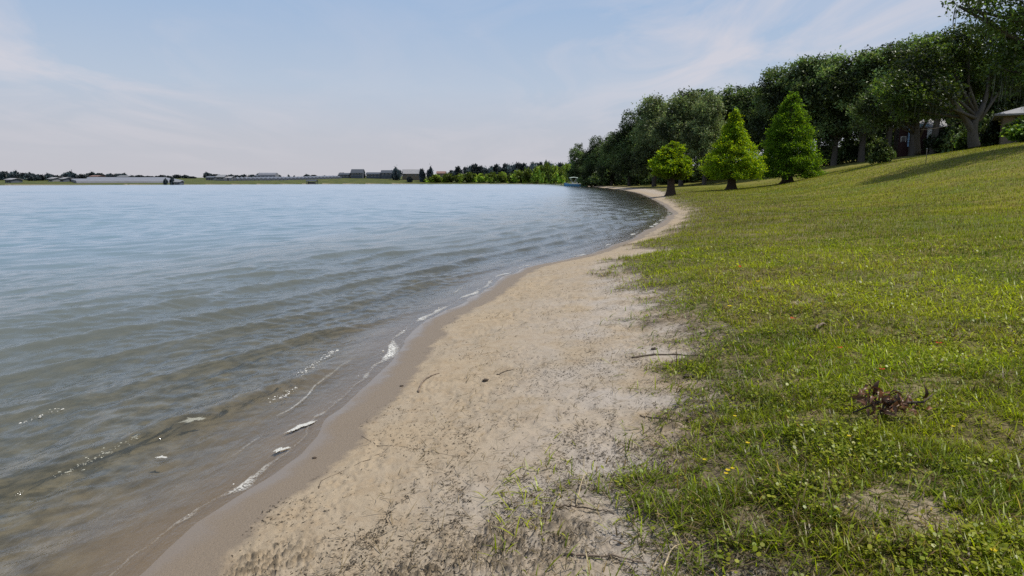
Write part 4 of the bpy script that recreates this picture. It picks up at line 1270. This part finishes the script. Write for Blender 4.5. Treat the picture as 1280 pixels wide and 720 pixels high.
# ------------------------------------------------------------------ THE FAR SHORE
def far_tree(label, px, yy, top, wpx, T, group, kind='tree', name='tree'):
    X0, Y0, Z0 = place_px(px, yy)
    h = at(px, top, yy)[2] - Z0
    w = wpx * yy / F_PX
    t_ = thing(name, label, kind, (X0, Y0, Z0 - 0.1), (px * 0.37) % 6.28, group)
    o = link('crown', T['foliage'], t_); o.scale = (w / 2, w / 2, h / 1.12)
    o = link('trunk', T['stems'], t_); o.scale = (w / 2, w / 2, h / 1.12)
    return t_


fr_ = random.Random(9)
left_tops = [(-8, 216), (6, 215), (18, 216), (30, 217), (41, 218), (51, 219), (62, 219), (71, 220)]
for i, (px, top) in enumerate(left_tops):
    far_tree('dark tree in the unbroken row at the far left of the opposite shore', px, 372 + fr_.uniform(-8, 8), top - 2.0, 16, BUSHF[i % 2], 'far shore trees at the left')
far_tree('broadest dark far-shore tree, left of the pale crop tunnels', 88, 372, 214.6, 21, BUSHF[0], 'single trees on the far shore')
far_tree('dark far-shore tree touching the right side of the broadest one', 103, 374, 216.5, 12, BUSHF[1], 'single trees on the far shore')
for i, (px, top, w) in enumerate(((115, 215, 14), (125, 215.5, 14), (137, 217, 13), (147, 216.2, 13), (155, 216.5, 12))):
    far_tree('dark tree in the clump behind the left pale tunnels', px, 455, top, w, BUSHF[i % 2], 'far clump behind the left tunnels')
for i, (px, top, w) in enumerate(((165, 219, 11), (175, 218.2, 12), (184, 219.6, 9), (190, 219.6, 9), (197, 219.8, 9), (203, 218, 10), (212, 219.6, 10), (222, 217.6, 12), (232, 218.6, 11), (241, 220, 10))):
    far_tree('small dark tree on the skyline above the left pale tunnels', px, 500, top, w, BUSHF[i % 2], 'skyline trees above the left tunnels')
far_tree('pointed small tree on the far bank, left one of the pair before the tunnels', 207, 359, 223.0, 6, BUSHF[0], 'single trees on the far shore')
far_tree('pointed small tree on the far bank, right one of the pair before the tunnels', 215, 359, 220.5, 6, BUSHF[1], 'single trees on the far shore')
for i, (px, top, w) in enumerate(((260, 215.3, 12), (270, 217, 13), (288, 218, 10), (296, 218.2, 10), (304, 218, 11), (315, 217.6, 11), (324, 216.4, 9), (349, 218, 6), (361, 218, 3), (368, 218.8, 3), (384, 217.8, 10), (393, 218, 10), (405, 219.2, 8))):
    far_tree('small dark tree on the skyline above the right pale tunnels', px, 545, top, w, BUSHF[i % 2], 'skyline trees above the right tunnels')
far_tree('round dark tree on the green far bank between two houses', 496, 505, 209.5, 14, BUSHF[0], 'single trees on the far shore')
far_tree('dark bush in front of the long white-roofed far house', 512, 492, 220, 9, BUSHF[1], 'single trees on the far shore')
far_tree('upright dark tree at the right end of the long white-roofed house', 528, 497, 209.2, 9, BUSHF[1], 'single trees on the far shore')
far_tree('upright dark tree just left of the bright green bank bushes', 538, 499, 208.8, 10, BUSHF[0], 'single trees on the far shore')
far_tree('dark tree beside the gabled far house on the green bank', 453, 520, 213.6, 9, BUSHF[0], 'single trees on the far shore')
far_tree('dark tree at the left end of the far houses above the pale beach', 428, 525, 215, 12, BUSHF[1], 'single trees on the far shore')
# bright bank bushes and the hazy trees behind them
bank = [(533, 223, 10, 490), (545, 218, 18, 492), (560, 216.5, 18, 494), (575, 217.5, 16, 494), (588, 215.5, 20, 494), (602, 217, 16, 490), (615, 215.5, 18, 487), (628, 215, 18, 484), (640, 217, 15, 478), (648, 213, 18, 474), (660, 210.5, 20, 468),
        (672, 208.5, 18, 455), (682, 204, 20, 445), (692, 207, 16, 425), (701, 211, 18, 415), (708, 205, 18, 425)]
for i, (px, top, w, yy) in enumerate(bank):
    far_tree('bright green bush in the bank of bushes left of the blue boat', px, yy + 6, top, w, BUSHB[i % 2], 'bright bushes on the far bank', 'bush', 'bush')
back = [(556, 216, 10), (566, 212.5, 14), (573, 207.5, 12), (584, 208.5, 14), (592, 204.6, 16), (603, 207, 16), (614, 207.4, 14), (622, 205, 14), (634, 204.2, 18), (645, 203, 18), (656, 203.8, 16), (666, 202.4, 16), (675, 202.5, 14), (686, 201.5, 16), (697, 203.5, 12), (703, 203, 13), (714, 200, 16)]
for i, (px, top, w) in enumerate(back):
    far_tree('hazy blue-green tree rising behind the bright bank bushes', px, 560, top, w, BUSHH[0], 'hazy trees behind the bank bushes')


# crop tunnels
def tunnel(p, d, length, wd, ht, label, group):
    """an arched film tunnel from point p along direction d, following the ground"""
    d = np.array(d, float); d /= np.linalg.norm(d); nrm_ = np.array([-d[1], d[0]])
    ns, ka = 10, 7
    V = []
    S = np.linspace(0, length, ns)
    zs_ = ground_z(p[0] + d[0] * S, p[1] + d[1] * S)
    for s, z_ in zip(S, zs_):
        for j in range(ka):
            q = PI * j / (ka - 1)
            o_ = nrm_ * wd / 2 * math.cos(q)
            V.append((p[0] + d[0] * s + o_[0], p[1] + d[1] * s + o_[1], z_ - 0.05 + ht * math.sin(q) ** 0.8))
    b = MB()
    b.add(V, [(i * ka + j, i * ka + j + 1, (i + 1) * ka + j + 1, (i + 1) * ka + j) for i in range(ns - 1) for j in range(ka - 1)] + [tuple(range(ka))[::-1], tuple((ns - 1) * ka + j for j in range(ka))])
    tag(b.build('crop_tunnel', M_POLY), label, 'tunnel', group)


a0 = np.array(place_px(94, 345)[:2]); a1 = np.array(place_px(228, 383)[:2]); dd = (a1 - a0)
nrm0 = np.array([-dd[1], dd[0]]) / np.linalg.norm(dd)
for i in range(11):
    s = a0 + nrm0 * i * 6.6 + dd * (0.02 * i)
    tunnel(s, dd, np.linalg.norm(dd) * (1.0 + 0.01 * i), 4.2, 1.5, 'long pale tunnel lying along the far bank in the left field', 'long pale tunnels in the left field of the far bank')
q0 = np.array(place_px(279, 428)[:2]); q1 = np.array(place_px(424, 500)[:2])
for i in range(30):
    u = i / 29
    s = q0 * (1 - u) + q1 * u
    tunnel(s + np.array([0, 4]), (-0.42, 1.0), 62 - 22 * u, 2.1, 1.7, 'narrow white tunnel running up the far bank in the right field', 'white tunnels in the right field of the far bank')


def far_house(px, yy, wpx, base_py, eave_py, ridge_py, wall, roof, label, name='house', cat='house', dpt=8, nwin=3, rot=0.0):
    X0, Y0, _ = at(px, base_py, yy); Z0 = gz(X0, Y0)
    k = yy / F_PX
    w = wpx * k
    z0 = -0.6; z1 = max(1.5, (HORIZON - eave_py) * k + H_CAM - Z0); z2 = max(z1 + 0.6, (HORIZON - ridge_py) * k + H_CAM - Z0)
    t_ = thing(name, label, cat, (X0, Y0, Z0), rot)
    b = MB(); gable_wall(b, -w / 2, w / 2, 0, dpt, z0, z1, z2 - 0.12); b.build('wall', wall, t_)
    b = MB(); gable(b, -w / 2, w / 2, 0, dpt, z1, z2, 0.5, 0.15); b.build('roof', roof, t_)
    for i in range(nwin):
        xc = -w / 2 + w * (i + 0.5) / nwin
        b = MB(); b.box(xc - 0.6, xc + 0.6, -0.04, 0.05, z1 - 1.4, z1 - 0.5); w_ = b.build('window', M_DARK, t_)
        f = MB(); f.box(xc - 0.72, xc + 0.72, -0.08, 0.02, z1 - 0.5, z1 - 0.38); f.box(xc - 0.72, xc + 0.72, -0.08, 0.02, z1 - 1.52, z1 - 1.4); f.build('frame', M_WHITE, w_)
    return t_


far_house(63, 355, 5, 226, 224.5, 223.3, M_FARW, M_ROOFW, 'tiny white-roofed house under the left row of far trees', nwin=1)
far_house(77, 355, 4, 225, 223.5, 222.3, M_GREYW, M_ROOFW, 'tiny pale-roofed house left of the broadest far tree', nwin=1)
far_house(10, 330, 7, 228, 227, 226, M_GREYW, M_ROOFW, 'low pale boathouse by the water at the far left', nwin=1)
far_house(117, 432, 9, 225, 223, 221.3, M_ROOFB, M_ROOFB, 'brown farm shed at the left end of the pale tunnels', 'shed', 'shed', nwin=2)
far_house(153, 445, 12, 223, 221.8, 220.4, M_GREYW, M_FARW, 'long white farm shed above the left pale tunnels', 'shed', 'shed', nwin=3)
far_house(221, 357, 6, 229, 227.5, 226.3, M_GREYW, M_FARW, 'small white-roofed hut right of the pair of pointed trees', 'hut', 'hut', 5, 1)
far_house(262, 440, 9, 225, 222, 220.5, M_GREYW, M_GREYW, 'blue-grey farm building left of the white farmhouse', 'shed', 'shed', nwin=2)
far_house(275, 436, 9, 224.5, 221.5, 218.8, M_FARW, M_FARW, 'white farmhouse between the two fields of tunnels', nwin=2)
far_house(285, 438, 6, 224.5, 222.5, 221, M_FARW, M_ROOFW, 'small white annex right of the white farmhouse', nwin=1)
far_house(322, 515, 6, 222, 220.5, 219, M_GREYW, M_GREYW, 'small grey shed left of the big arched greenhouse', 'shed', 'shed', nwin=1)
far_house(430, 515, 12, 221, 218.5, 216.6, M_GREYW, M_ROOFD, 'low slate-roofed house at the left end of the far houses', nwin=3)
far_house(446, 514, 14, 221, 216.5, 212.0, M_GREYW, M_ROOFD, 'tallest gabled far house above the pale beach', nwin=4)
far_house(467, 516, 18, 221, 218, 215.8, M_GREYW, M_ROOFD, 'long low slate-roofed house right of the tallest gabled one', nwin=4)
far_house(483, 515, 13, 221, 216.5, 213.2, M_GREYW, M_ROOFD, 'grey gabled house left of the round dark far tree', nwin=3)
far_house(515, 512, 24, 221.5, 217.5, 212.2, M_TAN, M_ROOFW, 'long far house with a pale striped roof', nwin=5)
far_house(551, 530, 10, 220, 217, 214.5, M_TAN, M_ROOFB, 'brown-roofed house half hidden behind the bright bank bushes', nwin=2)
# big arched greenhouse
X0, Y0, Z0 = place_px(336, 520)
k = 520 / F_PX
gh = thing('greenhouse', 'big arched pale greenhouse on the skyline of the far bank', 'greenhouse', (X0, Y0, Z0))
hw, ht = 10.5 * k, (HORIZON - 216.2) * k + H_CAM - Z0
V = [(x_, 4.5 * math.cos(PI * j / 8), (ht - 1.5) * math.sin(PI * j / 8) + 1.5 if 0 < j < 8 else -0.5) for x_ in (-hw, hw) for j in range(9)]
b = MB(); b.add(V, [(j, j + 1, 9 + j + 1, 9 + j) for j in range(8)] + [tuple(range(9))[::-1], tuple(range(9, 18))]); b.build('arched_cover', M_POLY, gh)
b = MB(); b.box(-1.2, 1.2, -4.62, -4.4, -0.4, 1.4); b.build('door', M_GREYW, gh)
# dark boathouse at the right field's foot
X0, Y0, Z0 = place_px(390, 424)
dk = thing('boathouse', 'small dark boathouse at the water below the white tunnels', 'boathouse', (X0, Y0, 0))
b = MB(); gable(b, -2.9, 2.9, -2, 2, 1.9, 2.7, 0.3); b.build('roof', M_ROOFD, dk)
b = MB(); b.box(-3.2, 3.2, -2.2, 2.2, 0.25, 0.42); b.build('deck', M_ROOFD, dk)
for x_ in (-2.7, 2.7):
    for y_ in (-1.8, 1.8):
        b = MB(); b.box(x_ - 0.12, x_ + 0.12, y_ - 0.12, y_ + 0.12, -1.0, 1.95); b.build('post', M_ROOFD, dk)
b = MB(); b.box(-2.4, 1.6, -1.0, 1.0, 0.42, 1.4); b.build('locker', M_ROOFD, dk)

# ------------------------------------------------------------------ SMALL THINGS ON THE SAND AND IN THE GRASS
M_STICK = paint('driftwood', (0.22, 0.17, 0.13), 0.8, 0.5, 30); M_STICKD = paint('dark_stick', (0.085, 0.065, 0.05), 0.85, 0.5, 30); M_REED = paint('dry_reed', (0.42, 0.34, 0.22), 0.7, 0.35, 30)


def ground_pt(px, py):
    z = 0.2
    for _ in range(8):
        x, y = plane(px, py, z); z = gz(x, y)
    return np.array([x, y, z])


def stick(label, pxs, rad, mat, lift=0.5, arch=0.0, name='stick', twigs=0, cat='stick', group=None):
    P_ = np.array([ground_pt(*p) for p in pxs]); nP = len(P_)
    u = np.linspace(0, nP - 1, 5 * nP)
    sm = np.stack([np.interp(u, range(nP), P_[:, i]) for i in range(3)], -1)
    for _ in range(3): sm[1:-1] = (sm[:-2] + 2 * sm[1:-1] + sm[2:]) / 4
    f = u / (nP - 1)
    r_ = np.random.default_rng(len(label))
    rr = rad * (1 - 0.55 * f) * r_.uniform(0.85, 1.15, len(f))
    sm[:, 2] = np.maximum(ground_z(sm[:, 0], sm[:, 1]), sm[:, 2] - 0.01) + rr * lift + arch * np.sin(PI * f)
    sm -= P_[0]
    b = MB(); b.tube(sm, rr, 7)
    for i in range(twigs):
        j = r_.integers(3, len(sm) - 2); e = sm[j] + np.array([r_.normal(0, 0.03), r_.normal(0, 0.03), 0.012])
        b.tube([sm[j], (sm[j] + e) / 2 + [0, 0, 0.006], e], [rr[j] * 0.6, rr[j] * 0.45, rr[j] * 0.15], 5)
    o = b.build(name, mat, None, True); o.location = P_[0]
    return tag(o, label, cat, group)


stick('curved piece of grey driftwood lying alone on the pale sand', [(523, 490), (527, 480), (535, 473), (549, 467)], 0.0085, M_STICK, 0.8, 0.008)
stick('short dark twig on the sand right of the curved driftwood', [(621, 469), (630, 465), (641, 462)], 0.006, M_STICKD)
stick('long thin root curving over the sand near the water', [(398, 611), (402, 600), (430, 588), (470, 570), (490, 556)], 0.0032, M_STICKD, -0.35)
stick('thin dark root crossing the sand below the driftwood', [(452, 545), (470, 557), (500, 558), (540, 566), (575, 570)], 0.0032, M_STICKD, -0.4)
stick('straight grey reed stem lying at the bottom of the beach', [(706, 694), (735, 699), (775, 700), (808, 704)], 0.0055, M_STICK, 0.9, 0.012)
stick('bent dry stem leaning up at the ragged turf edge', [(720, 632), (726, 615), (733, 602), (739, 592)], 0.0034, M_REED, 0.5, 0.05)
stick('dark forked twig lying between sand and turf', [(690, 632), (715, 635), (745, 640), (768, 643)], 0.0042, M_STICKD, 0.8, 0.015, twigs=5)
stick('long dark root half buried across the silt below the turf', [(790, 448), (815, 444), (845, 443), (880, 446)], 0.012, M_STICKD, 0.2)
stick('dry pale stalk at the bottom edge of the turf', [(828, 716), (836, 700), (846, 690), (858, 680)], 0.0036, M_REED, 0.7, 0.03)
stick('pale grey chip of bark lying in the grass', [(1019, 415), (1026, 411), (1033, 408)], 0.016, M_STICK, 1.6, 0.02, 'bark_chip', cat='bark')
stick('thin dry twig along the sand left of the turf', [(800, 520), (830, 524), (855, 530)], 0.004, M_STICKD, 0.8, twigs=4)


def lump(label, px, py, r0, seed, name='soil_clod', cat='clod', group='dark clods on the sand'):
    p = ground_pt(px, py); r_ = np.random.default_rng(seed)
    V, F, ka, kb = [], [], 12, 7
    for i in range(kb):
        q = PI * i / (kb - 1)
        for j in range(ka):
            a = 2 * PI * j / ka
            rr = r0 * r_.uniform(0.7, 1.2)
            V.append((rr * math.sin(q) * math.cos(a) * 1.5, rr * math.sin(q) * math.sin(a), r0 * 0.35 + rr * 0.6 * math.cos(q)))
    F = [(i * ka + j, i * ka + (j + 1) % ka, (i + 1) * ka + (j + 1) % ka, (i + 1) * ka + j) for i in range(kb - 1) for j in range(ka)]
    b = MB(); b.add(V, F)
    o = b.build(name, M_STICKD, None, False); o.location = p
    return tag(o, label, cat, group)


lump('round dark clod lying alone on the wet sand strip', 393, 573, 0.010, 1)
lump('dark tuft of weed on the sand right of the driftwood', 607, 476, 0.018, 2)
lump('small dark clod on the sand left of the driftwood', 502, 483, 0.011, 6)
lump('dark clod on the pale silt above the half-buried root', 818, 437, 0.020, 3)
lump('flat dark clod at the turf edge below the half-buried root', 860, 472, 0.026, 4)

# the dry fallen leaf spray in the grass
p = ground_pt(1115, 525)
M_DEAD = leaf_mat('dead_leaves', (0.16, 0.085, 0.055), (0.16, 0.07, 0.03), 0.25, 0.0, 0.025)
sp0 = thing('dead_branch', 'fallen branch with curled dry brown leaves in the grass', 'branch', tuple(p))
b = MB(); b.tube([(-0.20, 0.03, 0.03), (-0.08, 0.0, 0.10), (0.04, -0.01, 0.10), (0.16, 0.0, 0.10), (0.22, 0.02, 0.14)], [0.004, 0.007, 0.008, 0.006, 0.003], 7)
for i in range(9):
    x_ = -0.15 + i * 0.035
    b.tube([(x_, 0, 0.085), (x_ + random.gauss(0, 0.02), random.gauss(0, 0.05), 0.11), (x_ + random.gauss(0, 0.03), random.gauss(0, 0.08), 0.13)], [0.004, 0.003, 0.001], 5)
b.build('stem', M_STICKD, sp0, True)
for i in range(80):
    c = np.array([max(-0.22, min(0.16, random.gauss(-0.04, 0.085))), max(-0.1, min(0.1, random.gauss(0, 0.05))), random.uniform(0.03, 0.155)])
    ln2, w2 = random.uniform(0.045, 0.085), random.uniform(0.007, 0.013)
    V = []
    for a in np.linspace(0, 1, 6):
        ww = w2 * math.sin(PI * min(0.98, a * 0.92 + 0.05)) ** 0.8
        cur = 0.35 * ln2 * math.sin(PI * a)
        V += [((a - 0.5) * ln2, -ww, cur + ww * 0.5), ((a - 0.5) * ln2, 0, cur), ((a - 0.5) * ln2, ww, cur + ww * 0.5)]
    R_ = Matrix.Rotation(random.random() * 6.28, 3, 'Z') @ Matrix.Rotation(random.gauss(0, 0.7), 3, 'Y') @ Matrix.Rotation(random.gauss(0, 0.8), 3, 'X')
    V = np.array(V) @ np.array(R_).T + c
    F = np.array([(i2 * 3 + j, i2 * 3 + j + 1, i2 * 3 + j + 4, i2 * 3 + j + 3) for i2 in range(5) for j in range(2)])
    tn = random.choice((0.3, 0.6, 1.0, 1.0, 1.7))
    link('leaf', mesh_np('leaf', V, [F], dict(tint=np.full((18, 3), tn)), True, M_DEAD), sp0)
# red and yellow fallen leaves
M_REDL = leaf_mat('red_leaf', (0.50, 0.045, 0.03), (0.5, 0.06, 0.03), 0.3, 0.0); M_YELL = leaf_mat('yellow_petal', (0.62, 0.48, 0.02), (0.7, 0.5, 0.02), 0.3, 0.0)


def petal_leaf(px, py, size, mat, label, name, cat, group, k=3, hh=0.05):
    p = ground_pt(px, py)
    V, F = [], []
    for i in range(k):
        a = i * 2 * PI / k + px
        o = np.array([math.cos(a), math.sin(a), 0.3]) * size; s = np.array([-math.sin(a), math.cos(a), 0]) * size * 0.45
        n0 = len(V); V += [np.zeros(3), o * 0.5 + s, o, o * 0.5 - s]; F.append((n0, n0 + 1, n0 + 2, n0 + 3))
    V = np.array(V) + np.array([0, 0, hh])
    ob = link(name, mesh_np(name, V, [np.array(F)], dict(tint=np.ones((len(V), 3))), False, mat)); ob.location = p
    return tag(ob, label, cat, group)


for px, py, s, lab in ((990, 405, 0.035, 'red leaf in the dark hollow left of the bark chip'), (1102, 471, 0.022, 'red leaf just above the fallen dry branch'),
                       (1173, 437, 0.026, 'red leaf highest up to the right of the fallen branch'), (1050, 443, 0.024, 'dull red leaf between the bark chip and the fallen branch'), (925, 338, 0.05, 'red leaf far up the lawn near its sandy edge')):
    petal_leaf(px, py, s, M_REDL, lab, 'red_leaf', 'leaf', 'red leaves in the grass')
for px, py, s in ((934, 566, 0.013), (909, 602, 0.014), (907, 606, 0.012), (915, 600, 0.012), (1240, 706, 0.013), (918, 532, 0.012), (947, 358, 0.03), (912, 388, 0.03), (880, 588, 0.011), (1060, 560, 0.012), (1190, 545, 0.012)):
    petal_leaf(px, py, s, M_YELL, 'tiny yellow flower in the grass', 'yellow_flower', 'flower', 'tiny yellow flowers in the grass', 5, 0.055)

# ------------------------------------------------------------------ SKY, SUN, CAMERA
SUN_AZ, SUN_EL = math.radians(80), math.radians(63)
world = bpy.data.worlds.new('World'); scene.world = world; world.use_nodes = True
wt = NT(world.node_tree); world.node_tree.nodes.clear()
wo = wt.n('ShaderNodeOutputWorld'); bg = wt.n('ShaderNodeBackground'); bg.inputs[1].default_value = 0.1
sky = wt.n('ShaderNodeTexSky'); sky.sky_type = 'NISHITA'; sky.sun_disc = False; sky.sun_elevation = SUN_EL; sky.sun_rotation = SUN_AZ
sky.air_density = 1.0; sky.dust_density = 1.5; sky.ozone_density = 1.5
gen = wt.n('ShaderNodeTexCoord').outputs['Generated']
sx = wt.n('ShaderNodeSeparateXYZ'); wt.l(gen, sx.inputs[0])
zc = wt.math('MAXIMUM', sx.outputs[2], 0.0)
haze = wt.ramp(zc, [(0.0, (5.5, 5.4, 5.8)), (0.06, (5.3, 5.5, 6.15)), (0.13, (4.8, 5.65, 6.9)), (0.24, (3.6, 4.95, 7.05)), (0.5, (3.3, 4.5, 6.3))])
hf = wt.ramp(zc, [(0.0, 1.0), (0.3, 0.92), (0.65, 0.6), (1.0, 0.3)])
c = wt.mix(hf, sky.outputs[0], haze)
# thin high cloud on a flat layer overhead
den = wt.math('ADD', zc, 0.10)
cx3 = wt.n('ShaderNodeCombineXYZ'); wt.l(wt.math('DIVIDE', sx.outputs[0], den), cx3.inputs[0]); wt.l(wt.math('DIVIDE', sx.outputs[1], den), cx3.inputs[1])
mp = wt.n('ShaderNodeMapping'); mp.inputs['Rotation'].default_value = (0, 0, 0.35); mp.inputs['Scale'].default_value = (0.8, 0.40, 1); mp.inputs['Location'].default_value = (3.1, 1.4, 0); wt.l(cx3.outputs[0], mp.inputs[0])
cn = wt.noise(mp.outputs[0], 1.7, 8, 0.58, 0.9); cn2 = wt.noise(mp.outputs[0], 0.55, 4, 0.5)
cf = wt.math('MULTIPLY', wt.ramp(cn, [(0.42, 0.0), (0.64, 1.0)]), wt.ramp(cn2, [(0.40, 0.12), (0.60, 0.8)]))
cf = wt.math('MULTIPLY', cf, wt.ramp(zc, [(0.02, 0.15), (0.12, 0.8)]))
c = wt.mix(cf, c, (7.2, 6.75, 7.1))
wt.l(c, bg.inputs[0]); wt.l(bg.outputs[0], wo.inputs[0])

sl = bpy.data.lights.new('sun', 'SUN'); sl.energy = 4.5; sl.angle = math.radians(0.6); sl.color = (1.0, 0.93, 0.80)
so = bpy.data.objects.new('sun', sl); COL.objects.link(so)
dirn = Vector((math.sin(SUN_AZ) * math.cos(SUN_EL), math.cos(SUN_AZ) * math.cos(SUN_EL), math.sin(SUN_EL)))
so.rotation_euler = dirn.to_track_quat('Z', 'Y').to_euler(); so.location = (60, 40, 80)

cd = bpy.data.cameras.new('camera'); cd.lens = F_PX / 1280 * 36; cd.sensor_width = 36; cd.clip_end = 6000; cd.clip_start = 0.05
cam = bpy.data.objects.new('camera', cd); COL.objects.link(cam)
cam.location = (0, 0, H_CAM); cam.rotation_euler = (PI / 2 - TH, 0, 0)
scene.camera = cam
scene.view_settings.view_transform = 'Standard'; scene.view_settings.look = 'None'; scene.view_settings.exposure = 0; scene.view_settings.gamma = 1
scene.render.engine = 'CYCLES'
cy = scene.cycles
cy.max_bounces = 8; cy.diffuse_bounces = 3; cy.glossy_bounces = 3; cy.transmission_bounces = 4; cy.transparent_max_bounces = 12
cy.sample_clamp_indirect = 4.0; cy.caustics_reflective = False; cy.caustics_refractive = False
cy.use_denoising = False
try: cy.denoiser = 'OPENIMAGEDENOISE'
except Exception: pass
